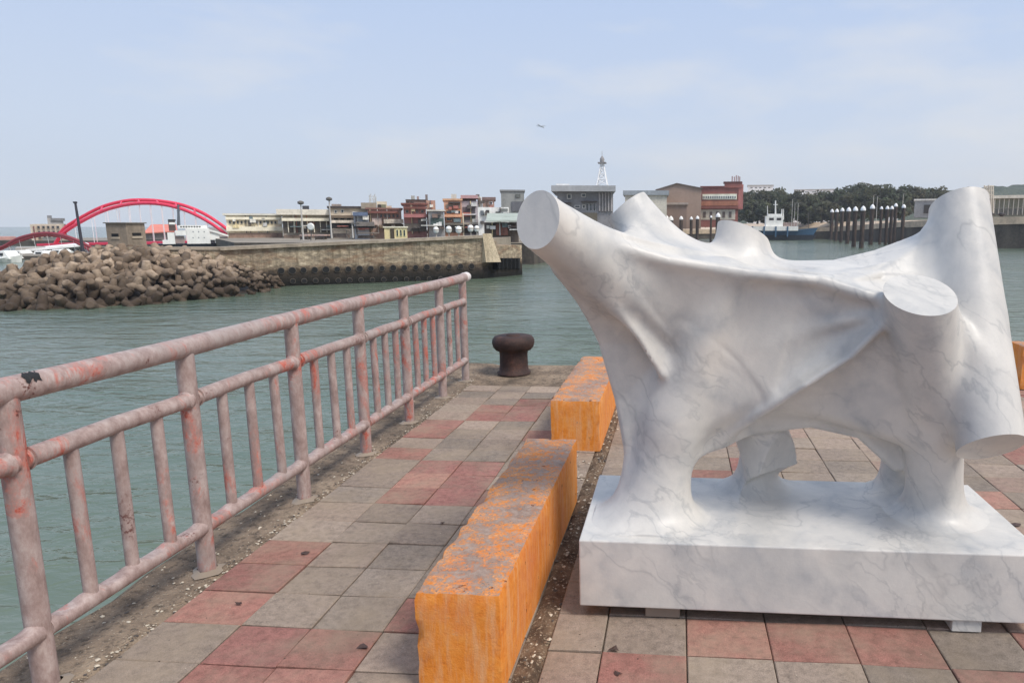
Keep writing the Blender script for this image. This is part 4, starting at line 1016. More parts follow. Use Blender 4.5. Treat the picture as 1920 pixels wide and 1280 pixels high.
# distant things on the hill
for (u0, u1, w0, w1, Y_, lb) in ((1400, 1447, 349, 362, 560, 'long white building with dark roof on the hill behind the trees, left one'), (1487, 1560, 357, 368, 580, 'low pale building on the hill seen over the trees, middle one'), (1660, 1682, 360, 368, 560, 'small white house showing between two tree crowns')):
    b = Bld('hillside_building', lb, u0, u1, w0, Y_, 20, (224, 222, 214), zb=3); b.roof(wall_mat((150, 146, 142)), .9, .5); b.wins(u0 + 3, u1 - 3, w0 + 2, w0 + 4.5, 5, .4)
b = Bld('green_wharf_shed', 'long green wharf building with pale roof edge at the right edge', 1845, 1990, 372, 215, 20, (112, 116, 96), zb=4.0); b.rect('roof_edge', 1842, 1992, 366, 371.8, wall_mat((200, 192, 172)), 1.2, 12)
b.rect('dark_lower_wall', 1845, 1990, 392, 403, wall_mat((84, 88, 80)), .2)
for q in range(12): b.rect('column', 1851 + q * 9, 1852.6 + q * 9, 372.5, 403, wall_mat((176, 172, 158)), .6)
b = Bld('grey_wharf_store', 'grey wharf store just left of the tall marble limb', 1712, 1760, 376, 230, 12, (120, 124, 128), zb=4.0); b.roof(wall_mat((186, 186, 180)), .5, .3); b.rect('dark_door', 1730, 1742, 384, 400, DARK, .2)
# left side: apartment block, terminal, red roof shed, low red buildings
LEFTZ = -2.2
b = Bld('apartment_block', 'beige and grey apartment block behind the small red arch', 62, 121, 420, 172, 14, (176, 160, 140), zb=LEFTZ)
b.rect('left_wing', 57, 66, 420.5, 455, wall_mat((190, 174, 152)), 3); b.on_roof('upper_block', 90, 120, 409, 420.2, wall_mat((150, 146, 142)), 0, 12); b.on_roof('plant_room', 103, 112, 404, 409, wall_mat((112, 112, 114)), 2, 6); b.on_roof('roof_band', 94, 121, 409, 414, wall_mat((106, 106, 108)), -.4, 8)
for r_ in range(3):
    for q in range(5): b.win(69 + q * 9, 75 + q * 9, 423 + r_ * 9, 429 + r_ * 9, (150, 136, 124), .3)
b.rect('red_column', 62, 64.5, 424, 458, wall_mat((128, 74, 62)), 3.3); b.rect('red_column', 121, 123.6, 420, 455, wall_mat((120, 70, 58)), 1.0); b.rect('grey_podium', 76, 113, 445, 456, wall_mat((104, 108, 108)), .8)
b = Bld('ferry_terminal', 'long low white roofed ferry terminal at far left', 24, 148, 464, 124, 10, (150, 142, 132), zb=-3.6)
mb = MB(); mb.hexa([(gx(24, 122), 122, ztop(24, 471, 122)), (gx(147, 122), 122, ztop(147, 462, 122)), (gx(147, 122), 136, ztop(147, 462, 122)), (gx(24, 122), 136, ztop(24, 471, 122)), (gx(24, 122), 122, ztop(24, 467.5, 122)), (gx(147, 122), 122, ztop(147, 458, 122)), (gx(147, 122), 136, ztop(147, 458, 122)), (gx(24, 122), 136, ztop(24, 467.5, 122))]); mb.build('roof', WHITEP, b.o)
b.wins(60, 146, 466, 474, 9, .4, frame=(224, 220, 208))
b = Bld('red_roof_shed', 'grey shed with bright orange red pitched roof beside the pillbox', 262, 326, 434, 168, 12, (122, 112, 108), zb=LEFTZ, cat='shed')
mb = MB(); v = [(gx(262, 167), 167, ztop(262, 436, 167)), (gx(327, 167), 167, ztop(327, 433, 167)), (gx(327, 167), 175, ztop(327, 420.5, 170)), (gx(278, 167), 175, ztop(278, 420.5, 170))]
mb.hexa([Vector(p) - Vector((0, 0, .25)) for p in v] + v); mb.build('roof', wall_mat((206, 104, 84), 'red_orange_roof', .12, .5), b.o)
b.rect('dark_opening', 266, 300, 449, 456, DARK, .3)
for (u0, u1, w0, c_, lb) in ((-60, 24, 450, (170, 110, 98), 'low pinkish red building at the left edge beyond the small arch'), (24, 56, 458, (150, 156, 168), 'pale blue grey low building under the small arch')):
    b = Bld('low_shore_building', lb, u0, u1, w0, 168, 10, c_, zb=LEFTZ); b.roof(wall_mat((180, 124, 112)), .8, .5); b.wins(u0 + 3, u1 - 3, w0 + 4, w0 + 8, 6, .4)
# concrete pillbox on the breakwater
PB = wall_mat((128, 112, 92), 'pillbox_concrete', .3, .7)
pb = thing('pillbox', 'square brown concrete pillbox with two dark firing slits on the breakwater', 'pillbox', (gx(234, Wm.y + 6), Wm.y + 6, 0))
Y_ = W0.y - 2.0; xL, xC = gx(198, Y_), gx(236, Y_); DP = xC / gx(271, 1.0) - Y_; zt_ = ztop(234, 419, Y_)
mb = MB(); mb.box(xL, xC, Y_, Y_ + DP, -3, zt_); mb.build('wall', PB, pb)
mb = MB(); mb.box(xL - .12, xC + .12, Y_ - .12, Y_ + DP + .1, zt_ + .002, ztop(234, 417, Y_)); mb.build('roof', wall_mat((104, 98, 88)), pb)
zs0, zs1 = ztop(212, 444, Y_), ztop(212, 438, Y_)
mb = MB(); mb.box(gx(207.5, Y_), gx(220, Y_), Y_ - .04, Y_ + .3, zs0, zs1); s_ = mb.build('firing_slit', HOLE, pb)
mb = MB(); mb.prism([(gx(206, Y_), zs0 - .16), (gx(222, Y_), zs0 - .16), (gx(221, Y_), zs0 - .005), (gx(207, Y_), zs0 - .005)], Y_ - .07, Y_ + .1); mb.build('sill', wall_mat((160, 144, 120)), s_)
ya, yb = xC / gx(246, 1.0), xC / gx(262, 1.0)
mb = MB(); mb.box(xC - .3, xC + .04, ya, yb, zs0 + .05, zs1 + .05); s_ = mb.build('firing_slit', HOLE, pb)
mb = MB(); mb.box(xC - .1, xC + .07, ya - .1, yb + .1, zs0 - .13, zs0 + .045); mb.build('sill', wall_mat((160, 144, 120)), s_)
mb = MB(); mb.box(gx(176, Y_ - 1), gx(232, Y_ - 1), Y_ - 1.4, Y_ + 1.0, -5, ztop(200, 463, Y_ - 1)); tag(mb.build('concrete_wall', wall_mat((120, 106, 84), 'base_concrete', .35, .8), origin=(gx(215, Y_), Y_, -3)), 'broad brown concrete base wall under the pillbox', 'concrete base')

# ================================================================= bridges
REDB = plain((232, 26, 62), 'red_bridge_paint', .45, k=1.5); WIRE = plain((226, 226, 232), 'white_cable')
def curve(pts, Y, n=28):
    P = [at(x, y, Y) for x, y in pts]; out = []
    for i in range(len(P) - 1):
        p0, p1, p2, p3 = P[max(i - 1, 0)], P[i], P[i + 1], P[min(i + 2, len(P) - 1)]
        for k in range(6):
            t = k / 6; out.append(.5 * ((2 * p1) + (-p0 + p2) * t + (2 * p0 - 5 * p1 + 4 * p2 - p3) * t * t + (-p0 + 3 * p1 - 3 * p2 + p3) * t ** 3))
    out.append(P[-1]); return out
br = thing('arch_bridge', 'large bright red arch bridge with white cables beyond the breakwater', 'bridge', at(270, 455, 142))
r1 = curve([(104, 456), (124, 433), (180, 401), (225, 386), (268, 381), (310, 384), (352, 396), (396, 419), (440, 452)], 138)
r2 = curve([(112, 438), (130, 421), (184, 391), (228, 378), (266, 375), (308, 378), (350, 387), (392, 406), (440, 440)], 145)
for r_ in (r1, r2):
    mb = MB(); mb.tube(r_, .36, 8); mb.build('arch_rib', REDB, br)
mb = MB()
for k in range(8, len(r1) - 6, 5): mb.tube([r1[k], r2[k]], .2, 5)
mb.build('cross_brace', REDB, br)
mb = MB(); d0, d1 = at(96, 456, 141), at(450, 450, 141); mb.hexa([(d0.x, 137.5, d0.z - .5), (d1.x, 137.5, d1.z - .5), (d1.x, 145.5, d1.z - .5), (d0.x, 145.5, d0.z - .5), (d0.x, 137.5, d0.z), (d1.x, 137.5, d1.z), (d1.x, 145.5, d1.z), (d0.x, 145.5, d0.z)]); mb.build('deck', REDB, br)
for k in range(8, len(r1) - 7, 3):
    for r_, s_ in ((r1, 138), (r2, 145)):
        p = r_[k]; q_ = min(max((p.x - d0.x) / (d1.x - d0.x), 0), 1); mb = MB(); mb.tube([p, Vector((p.x, s_, d0.z + (d1.z - d0.z) * q_))], .07, 4); mb.build('cable', WIRE, br)
for x_ in (100, 444):
    mb = MB(); p = at(x_, 456, 141); mb.box(p.x - .8, p.x + .8, 138.5, 144.5, -6, p.z - .502); mb.build('pier', GREYC, br)
br2 = thing('arch_bridge', 'smaller dark red arch bridge crossing in front of the apartment block', 'bridge', at(90, 462, 114))
r3 = curve([(-40, 480), (5, 463), (35, 447), (75, 438), (112, 440), (148, 452), (180, 470)], 112)
r4 = curve([(-40, 486), (5, 465), (38, 451), (78, 441), (116, 444), (150, 458), (178, 476)], 116)
REDD = plain((156, 34, 46), 'dark_red_bridge_paint', .5, k=1.1)
for r_ in (r3, r4):
    mb = MB(); mb.tube(r_, .27, 8); mb.build('arch_rib', REDD, br2)
mb = MB(); p, q = at(-60, 474, 114), at(178, 474, 114); mb.box(p.x, q.x, 112, 116.5, p.z - .4, p.z); mb.build('deck', wall_mat((170, 120, 112)), br2)
for k in range(8, len(r3) - 4, 4):
    mb = MB(); mb.tube([r3[k], Vector((r3[k].x, 112.3, p.z))], .035, 4); mb.build('cable', WIRE, br2)
# ================================================================= ships and boats
WH = plain((232, 228, 220), 'white_ship_paint', .5); BLUE = plain((46, 96, 138), 'blue_hull_paint', .5); DKB = plain((40, 48, 66), 'dark_hull', .5); RED_ = plain((130, 60, 52), 'red_bottom')
def hull(mb, x0, x1, Y, half, z0, z1, bow=1, bowrise=.8, flare=.75):
    """lofted hull along x, bow at +x when bow=1"""
    N = 12; secs = []
    for i in range(N + 1):
        t = i / N; x = x0 + (x1 - x0) * (t if bow > 0 else 1 - t)
        w = half * (min(1, .82 + t * .5) if t < .55 else max(.02, (1 - ((t - .55) / .45) ** 2)))
        zt = z1 + bowrise * max(0, (t - .5) / .5) ** 2
        xo = (.06 * (x1 - x0) * max(0, (t - .8) / .2)) * bow
        secs.append([(x, Y - w * flare * .8, z0), (x + xo, Y - w, zt), (x + xo, Y + w, zt), (x, Y + w * flare * .8, z0)])
    v = [p for s_ in secs for p in s_]
    mb.add(v, [(i * 4 + j, (i + 1) * 4 + j, (i + 1) * 4 + (j + 1) % 4, i * 4 + (j + 1) % 4) for i in range(N) for j in range(4)])
    mb.add(v[:4], [(0, 1, 2, 3)]); mb.add(v[-4:], [(3, 2, 1, 0)])
def pbox(mb, px0, px1, py0, py1, Y, dep): mb.box(gx(px0, Y), gx(px1, Y), Y, Y + dep, ztop(px0, py1, Y), ztop(px0, py0, Y))
# white coast vessel behind the breakwater
Y_ = 118
sp_ = thing('white_ship', 'white ship with boxy superstructure and dark funnel moored behind the breakwater', 'ship', (gx(365, Y_), Y_, WATER))
mb = MB(); hull(mb, gx(292, Y_), gx(446, Y_), Y_ + 3.5, 3.6, WATER - .3, ztop(365, 457, Y_), 1, .4); mb.build('hull', DKB, sp_)
mb = MB(); pbox(mb, 348, 392, 428.5, 457, Y_, 5.5); pbox(mb, 328, 349, 432, 441, Y_, 5.5); pbox(mb, 338, 392, 422.5, 428.4, Y_ + .5, 4.5); pbox(mb, 392.1, 412, 437, 450, Y_ + .3, 5); pbox(mb, 313, 326, 436, 457, Y_, 5); pbox(mb, 303, 312.9, 450, 457, Y_, 5)
mb.build('superstructure', WH, sp_)
mb = MB(); v = [(gx(392, Y_), Y_, ztop(392, 430, Y_)), (gx(428, Y_), Y_, ztop(428, 441, Y_)), (gx(428, Y_), Y_ + 5, ztop(428, 441, Y_)), (gx(392, Y_), Y_ + 5, ztop(392, 430, Y_))]; mb.hexa([Vector(p) - Vector((0, 0, .3)) for p in v] + v); pbox(mb, 404, 414, 441, 457, Y_ + .5, 4); mb.build('foredeck', WH, sp_)
mb = MB(); pbox(mb, 324, 336, 414.5, 433, Y_ + 1, 2.5); mb.build('funnel', plain((84, 62, 56), 'brown_funnel'), sp_)
mb = MB(); pbox(mb, 323, 337, 411.5, 414.3, Y_ + .9, 2.7); mb.build('funnel_cap', plain((40, 44, 46), 'black_cap'), sp_)
mb = MB(); pbox(mb, 324.5, 335.5, 417, 421, Y_ + .9, .1); mb.build('funnel_band', WH, sp_)
mb = MB(); mb.tube([at(350, 423, Y_ + 2), at(349, 384, Y_ + 2)], [.32, .18], 8); mb.tube([at(344, 388, Y_ + 2), at(355, 387, Y_ + 2)], .08, 5); mb.tube([at(346, 396, Y_ + 2), at(353, 396, Y_ + 2)], .08, 5); mb.build('mast', plain((84, 92, 104), 'grey_mast'), sp_)
for q in range(8): 
    mb = MB(); pbox(mb, 341 + q * 5.0, 344 + q * 5.0, 424, 426.4, Y_ + .44, .1); mb.build('bridge_window', DARK, sp_)
for r_ in range(2):
    for q in range(3):
        mb = MB(); c0 = at(362 + q * 10.5, 434.5 + r_ * 11, Y_); mb.tube([c0 + Vector((0, -.05, 0)), c0 + Vector((0, .05, 0))], .11, 8); mb.build('porthole', wall_mat((120, 128, 136)), sp_)
mb = MB(); pbox(mb, 327, 347, 442, 456, Y_ + .5, .2); mb.build('dark_deck_opening', wall_mat((150, 130, 124)), sp_)
face_camera_side(sp_)
# blue and white patrol boat on the right
Y_ = 246; WB = ztop(1470, 448, Y_)
bt = thing('work_boat', 'white and blue work boat with small wheelhouse and masts, moored left of the dark piles', 'boat', (gx(1470, Y_), Y_ + 3, WATER))
mb = MB(); hull(mb, gx(1392, Y_), gx(1529, Y_), Y_ + 3, 2.9, ztop(1470, 441, Y_), ztop(1470, 433, Y_), 1, 1.1); mb.build('hull', BLUE, bt)
mb = MB(); hull(mb, gx(1392, Y_), gx(1526, Y_), Y_ + 3, 2.75, WATER - .5, ztop(1470, 440.9, Y_), 1, .1); mb.build('lower_hull', DKB, bt)
mb = MB(); pbox(mb, 1400, 1497, 424.5, 432.5, Y_ - .05, 5.2); mb.build('white_bulwark', WH, bt)
for q in range(4):
    mb = MB(); pbox(mb, 1410 + q * 22, 1412.5 + q * 22, 424.4, 444, Y_ - .35, .4); mb.build('fender', BLUE, bt)
mb = MB(); pbox(mb, 1436, 1468, 405, 424.4, Y_ + 1, 3.6); pbox(mb, 1440, 1465, 401, 404.9, Y_ + 1.3, 3); mb.build('wheelhouse', WH, bt)
for u in (1442, 1456):
    mb = MB(); pbox(mb, u, u + 8.5, 408.5, 413, Y_ + .94, .1); mb.build('wheelhouse_window', DARK, bt)
mb = MB()
for u, w, r_ in ((1439, 386, .16), (1454, 376, .30), (1466, 392, .22), (1469, 392, .16)): mb.tube([at(u, 412, Y_ + 2.5), at(u, w, Y_ + 2.5)], [r_, r_ * .7], 6)
mb.tube([at(1450, 384, Y_ + 2.5), at(1458, 384, Y_ + 2.5)], .12, 5)
mb.build('mast', WH, bt)
mb = MB(); pbox(mb, 1470, 1494, 417, 424, Y_ + 1, 3); mb.build('deck_gear', wall_mat((150, 124, 116), 'deck_gear', .5, 2.5), bt)
mb = MB(); mb.tube([at(1500, 430, Y_ + 3), at(1500, 421, Y_ + 3)], .1, 5); mb.tube([at(1516, 428, Y_ + 3), at(1516, 398, Y_ + 3)], .09, 5); mb.build('bow_post', wall_mat((90, 80, 76)), bt)
# small white boats at far left
def small_boat(px0, px1, py, Y, label, cab=(.25, .6), h=9):
    t = thing('moored_boat', label, 'boat', (gx((px0 + px1) / 2, Y), Y, WATER), 'white boats moored at far left')
    mb = MB(); hull(mb, gx(px0, Y), gx(px1, Y), Y, 1.6, WATER - .2, ztop(px0, py, Y), 1, .5); mb.build('hull', WH, t)
    mb = MB(); u0, u1 = px0 + (px1 - px0) * cab[0], px0 + (px1 - px0) * cab[1]
    x0, x1 = gx(u0, Y), gx(u1, Y); z0, z1 = ztop(px0, py + .5, Y), ztop(px0, py - h, Y)
    mb.hexa([(x0, Y - 1.1, z0), (x1 + .6, Y - 1.1, z0), (x1 + .6, Y + 1.1, z0), (x0, Y + 1.1, z0), (x0 + .2, Y - .9, z1), (x1 - .3, Y - .9, z1), (x1 - .3, Y + .9, z1), (x0 + .2, Y + .9, z1)]); cbn = mb.build('cabin', WH, t)
    mb = MB(); mb.box(x0 + (x1 - x0) * .3, x0 + (x1 - x0) * .8, Y - 1.14, Y - .9, z0 + (z1 - z0) * .4, z0 + (z1 - z0) * .75); mb.build('cabin_window', GLASS, cbn)
small_boat(-30, 30, 484, 92, 'white motor boat lying at the left edge of the far left quay', (.35, .75), 14)
small_boat(22, 56, 479, 108, 'white boat with square cabin below the ferry terminal roof', (.1, .6), 10)
small_boat(54, 92, 478, 106, 'white boat with a sloping cabin, second from the left boat pair', (.3, .8), 8)
small_boat(92, 128, 476, 104, 'white boat moored just left of the armour block heap', (.2, .7), 9)
small_boat(-12, 12, 503, 86, 'small white boat afloat at the left edge by the open water', (.2, .7), 7)
# ================================================================= masts, lamps, dish, buoys, vehicles
STL = wall_mat((92, 88, 84), 'dark_steel', .2, 1.5)
t = thing('leaning_mast', 'tall thin dark leaning pole rising behind the armour blocks', 'pole', at(157, 478, 60)); mb = MB(); mb.tube([at(157, 482, 60), at(153, 455, 60), at(141, 379, 60)], [.14, .13, .09], 8); mb.build('shaft', plain((56, 54, 66), 'dark_pole'), t)
mb = MB(); mb.tube([at(141, 381, 60), at(140.6, 378, 60)], .16, 8); mb.build('mast_head', plain((40, 40, 50), 'dark_cap'), t)
def lamp(px, ptop, pbot, Y, label, head=1):
    t = thing('lamp_post', label, 'lamp post', at(px, pbot, Y), 'lamp posts on the breakwater'); p, q = at(px, pbot, Y), at(px, ptop, Y); q.x = p.x
    mb = MB(); mb.tube([p, q], [.10, .07], 8); mb.build('pole', wall_mat((170, 164, 158), 'pole_paint', .2, 2), t)
    mb = MB()
    if head: mb.lathe([(.12, -.1), (.34, .0), (.34, .22), (.1, .34)], q, 10)
    else: mb.box(q.x - .1, q.x + .9, q.y - .12, q.y + .12, q.z - .05, q.z + .12)
    mb.build('lamp_head', STL, t)
lamp(569, 382, 450, 78, 'grey lamp post with round dark head beside the white disc')
lamp(622, 375, 447, 80, 'grey lamp post with round dark head left of the cream house')
lamp(662, 420, 446, 80, 'short pale post standing before the blue roofed house', 0)
for u, w, lb in ((1484, 373, 'thin grey pole behind the work boat, leftmost'), (1489, 381, 'thin grey pole behind the work boat, middle'), (1495, 381, 'thin grey pole behind the work boat, right'), (1635, 366, 'pale green pole behind the piles, left of a pair'), (1642, 368, 'pale green pole behind the piles, right of a pair'), (1690, 364, 'slim pole by the rightmost pile'), (1373, 393, 'slim pale pole at the end of the red brick office')):
    lamp(u, w, 425, 232, lb, 0)
t = thing('antenna_dish', 'white round dish standing on the breakwater beside the lamp post', 'dish', at(583, 450, 79)); mb = MB(); c0 = at(583, 425, 79)
mb.tube([c0 + Vector((0, .14, 0)), c0, c0 + Vector((0, -.12, 0)), c0 + Vector((0, -.14, 0))], [.1, .42, .40, .30], 20); dsh = mb.build('dish', WH, t); mb = MB(); mb.tube([at(583, 451, 79.2), c0 + Vector((0, .14, 0))], .06, 6); mb.build('stand', STL, t)
GB = 'white floats standing on the pier'
for i, (u, w, r_, lb) in enumerate(((817.5, 431, .34, 'white float leftmost of the row, before the green shuttered shop'), (841.5, 430, .36, 'white float before the orange balcony house'), (860, 430.5, .38, 'square shouldered white float right of the orange house'), (882.5, 428, .36, 'white float left in the dark shopfront of the mauve house'), (894, 428.5, .32, 'white float right in the dark shopfront of the mauve house'))):
    t = thing('float', lb, 'float', at(u, w + 4, 84), GB); c0 = at(u, w, 84); mb = MB(); mb.lathe([(r_ * .6, -r_ * 1.15), (r_ * .95, -r_ * .6), (r_, .0), (r_ * .85, r_ * .7), (r_ * .35, r_ * 1.1)], c0, 14); mb.build('body', WH, t)
    mb = MB(); mb.lathe([(r_ * 1.03, -.06), (r_ * 1.03, .06)], c0, 14); mb.tube([c0 + Vector((0, 0, -r_ * 3)), c0 + Vector((0, 0, -r_ * 1.1))], .08, 6); mb.build('band', wall_mat((150, 140, 128)), t)
def vehicle(px, py, Y, w, label, cat, tall, rgb=(226, 224, 220)):
    c0 = at(px, py, Y); pm = plain(rgb, 'car_paint', .35); h_ = 2.0 if tall else 1.35; l_ = 4.6 if tall else 4.2; x0, x1 = c0.x - l_ / 2, c0.x + l_ / 2; z = c0.z; Yc = Y
    t = thing('parked_' + cat, label, cat, (c0.x, Yc + .9, z), 'vehicles parked on the harbour quay')
    prof = [(x0, z + .35), (x1, z + .35), (x1, z + .8), (x1 - .7, z + .95), (x1 - (1.0 if tall else 1.6), z + h_), (x0 + (.05 if tall else .7), z + h_), (x0, z + 1.0)]
    mb = MB(); mb.prism(prof, Yc, Yc + 1.8); mb.build('body', pm, t)
    mb = MB(); mb.prism([(x0 + .7, z + 1.0), (x1 - 1.0, z + 1.0), (x1 - (1.2 if tall else 1.75), z + h_ - .15), (x0 + .9, z + h_ - .15)], Yc - .02, Yc + 1.82); mb.build('window', GLASS, t)
    for xx in (x0 + .8, x1 - .8):
        for yy in (Yc - .03, Yc + 1.63):
            mb = MB(); mb.tube([(xx, yy, z + .33), (xx, yy + .2, z + .33)], .33, 12); mb.build('wheel', plain((30, 30, 32), 'tyre'), t)
vehicle(772, 437, 150, 3, 'white van parked right of the yellow kiosk', 'van', True)
vehicle(789, 438, 145, 3, 'white car parked right of the white van', 'car', False)
vehicle(802, 438, 148, 3, 'dark grey car parked behind the pier, right of the white car', 'car', False, (96, 92, 90))
for (u0, u1, w0, w1, lb) in ((560, 576, 440, 449, 'pinkish stall table by the left lamp post'), (588, 606, 440, 449, 'pink striped stall table right of the white dish'), (668, 700, 436, 447, 'brown stall under a tilted awning before the blue house'), (622, 650, 430, 446, 'grey tarpaulin covered stall before the cream house')):
    t = thing('market_stall', lb, 'stall', at((u0 + u1) / 2, w1, 84), 'small stalls along the pier'); mb = MB(); pbox(mb, u0, u1, w0, w0 + 2.2, 84, 1.6)
    mb.build('awning', wall_mat((190, 152, 138) if u0 < 600 else (118, 104, 92), 'stall_cloth', .4, 2), t); mb = MB(); pbox(mb, u0 + 2, u1 - 2, (w0 + w1) / 2, w1, 84.3, 1.0); mb.build('counter', wall_mat((112, 90, 78), 'stall_counter', .4, 2), t)
    for u in (u0 + .6, u1 - 1.2):
        mb = MB(); pbox(mb, u, u + .6, w0 + 2.2, w1 + 1, 84.1, .1); mb.build('leg', STL, t)
# ================================================================= mooring piles
PILE = Mat('tarred_pile', .85); a = PILE.noise(1.5, 5, .7, stretch=(1, 1, .3)); PILE.color(PILE.ramp(a, [(.35, lin(44, 38, 36)), (.6, lin(74, 60, 52)), (.75, lin(112, 88, 72))])); PILE = PILE.m
CAPM = plain((236, 234, 226), 'white_cap'); ordn = ['first', 'second', 'third', 'fourth', 'fifth', 'sixth', 'seventh', 'eighth', 'ninth', 'tenth', 'eleventh', 'twelfth']
def pile(px, ptop, pbot, w, label, grp, Y=None):
    Y = Y or onz(px, pbot, WATER).y; c0 = at(px, 422, Y); r_ = w / 2 * Y / FOC; t = thing('mooring_pile', label, 'pile', (c0.x, Y, WATER), grp); zt = ztop(px, ptop, Y)
    mb = MB(); mb.tube([(c0.x, Y, WATER - 2), (c0.x, Y, zt - r_ * 2.0)], r_, 12); mb.build('post', PILE, t)
    mb = MB(); mb.lathe([(r_ * 1.12, -r_ * 2.0), (r_ * 1.15, -r_ * 1.5), (r_ * .9, -r_ * .8), (r_ * .2, 0)], (c0.x, Y, zt), 12); mb.build('cap', CAPM, t)
G1 = 'dark mooring piles with white caps right of the work boat'
for i, (u, pt, pb_, w) in enumerate(((1559, 392, 450, 6), (1568, 391.5, 452, 6), (1578, 389.5, 454, 6.5), (1590, 388.5, 457, 7.5), (1602.5, 387, 463, 8), (1617, 386, 465, 8.5), (1634, 383, 459, 8))):
    pile(u, pt, pb_, w, 'dark white capped pile, %s from left in the front row' % ordn[i], G1)
for i, (u, pt, w) in enumerate(((1651, 387, 5), (1662, 386, 6), (1670.5, 386, 6), (1677.5, 381, 6), (1692.5, 383, 6.5))):
    pile(u, pt, 0, w, 'dark white capped pile, %s from left in the back group by the marble' % ordn[i], G1, 196 - i * 3)
G2 = 'mooring piles seen in the dip of the sculpture'
for i, (u, pt, w) in enumerate(((1250, 404, 6), (1258, 405, 8), (1277, 405, 6.5), (1296, 406, 5.5), (1307.5, 404.5, 6), (1333, 404, 4), (1346, 399, 8))):
    pile(u, pt, 0, w, 'brown white topped pile, %s from left in the sculpture dip' % ordn[i], G2, 212)
# bollards, fence on the right wharf
for i, u in enumerate((1857, 1877.5)):
    Y = 170; p = at(u, 409.5, Y); mb = MB(); mb.lathe([(.5, -.2), (.42, .3), (.42, .6), (.75, .75), (.75, 1.1), (.3, 1.3)], p, 12); tag(mb.build('wharf_bollard', plain((44, 34, 32), 'black_iron'), origin=p), 'small black bollard on the right wharf edge, %s one' % ('left' if i == 0 else 'right'), 'bollard', 'bollards on the right wharf')
fn = thing('wharf_fence', 'grey upright bar fence on the right wharf before the green building', 'fence', at(1900, 404, 180))
mb = MB(); mb.tube([at(1864, 391, 180), at(1985, 389, 180)], .06, 5); mb.build('top_rail', STL, fn)
for q in range(22):
    u = 1866 + q * 5; mb = MB(); mb.tube([at(u, 405, 180), at(u, 390, 180)], .05, 5); mb.build('bar', STL, fn)
gf = thing('green_quay_fence', 'low green panel fence on the far bank seen in the dip of the sculpture', 'fence', at(1300, 424, 256)); mb = MB(); mb.box(gx(1240, 256), gx(1352, 256), 256, 256.4, ztop(1300, 426, 256), ztop(1300, 413, 256)); mb.build('panel', wall_mat((128, 150, 122), 'green_panel', .3, .5), gf); mb = MB()
for q in range(9): mb.box(gx(1241 + q * 13.5, 256), gx(1242.4 + q * 13.5, 256), 255.8, 255.99, ztop(1300, 427, 256), ztop(1300, 411, 256))
mb.build('frame', STL, gf)
fr = thing('steel_frame_rack', 'pale steel frame rack above the wharf at far right', 'steel frame', at(1852, 404, 205)); mb = MB()
for u in (1846, 1850, 1854, 1858, 1862): mb.tube([at(u, 404, 205), at(u + (u % 4 - 2), 347 + (u % 3), 205)], .22, 5)
for w in (350, 358, 366): mb.tube([at(1845, w, 205), at(1863, w - 1, 205)], .18, 5)
mb.build('frame', wall_mat((186, 176, 158)), fr)
# ================================================================= hills and trees on the right
HILL = Mat('wooded_hill', .95, spec=.1); a = HILL.noise(.06, 6, .7); b = HILL.noise(.35, 5, .75)
HILL.color(HILL.ramp(HILL.math('ADD', HILL.math('MULTIPLY', a, .4), HILL.math('MULTIPLY', b, .6)), [(.35, lin(54, 66, 56)), (.5, lin(88, 98, 84)), (.66, lin(118, 122, 104))])); HILL.bump(b, 1, 3); HILL = HILL.m
def hill(name, prof, Y0, dep):
    mb = MB(); rr = random.Random(5); n = 7; v = []
    for u, w in prof:
        for j in range(n):
            t = j / (n - 1); Y = Y0 + dep * t; x = gx(u, Y0) * (Y / Y0) ** .3
            zt = ztop(u, w, Y0 + dep * .5) - 2; z = 1 + (zt - 1) * math.sin(math.pi * min(t, 1)) ** .7 + rr.uniform(-.5, 1.2) * (0 < j < n - 1); v.append((x, Y, z if 0 < j < n - 1 else -2))
    mb.add(v, [(i * n + j, (i + 1) * n + j, (i + 1) * n + j + 1, i * n + j + 1) for i in range(len(prof) - 1) for j in range(n - 1)], True); structure(mb.build(name, HILL))
hill('hill', [(u, 359 + 4 * math.sin(u * .021) + 1.5 * math.sin(u * .13) - (14 * max(0, min(1, (u - 1780) / 90)))) for u in range(1330, 2300, 10)], 640, 200)
LEAFM = Mat('tree_leaves', .9, spec=.15); at2 = LEAFM.n('ShaderNodeVertexColor'); at2.layer_name = 'tint'; LEAFM.color(at2.outputs['Color']); 
tl_ = LEAFM.n('ShaderNodeBsdfTranslucent'); LEAFM.L(at2.outputs['Color'], tl_.inputs[0]); mxs = LEAFM.n('ShaderNodeMixShader'); mxs.inputs[0].default_value = .45
LEAFM.L(LEAFM.b.outputs[0], mxs.inputs[1]); LEAFM.L(tl_.outputs[0], mxs.inputs[2]); LEAFM.L(mxs.outputs[0], LEAFM.t.nodes['Material Output'].inputs['Surface'])
LEAFM = LEAFM.m
BARK = wall_mat((92, 78, 66), 'bark', .3, 2)
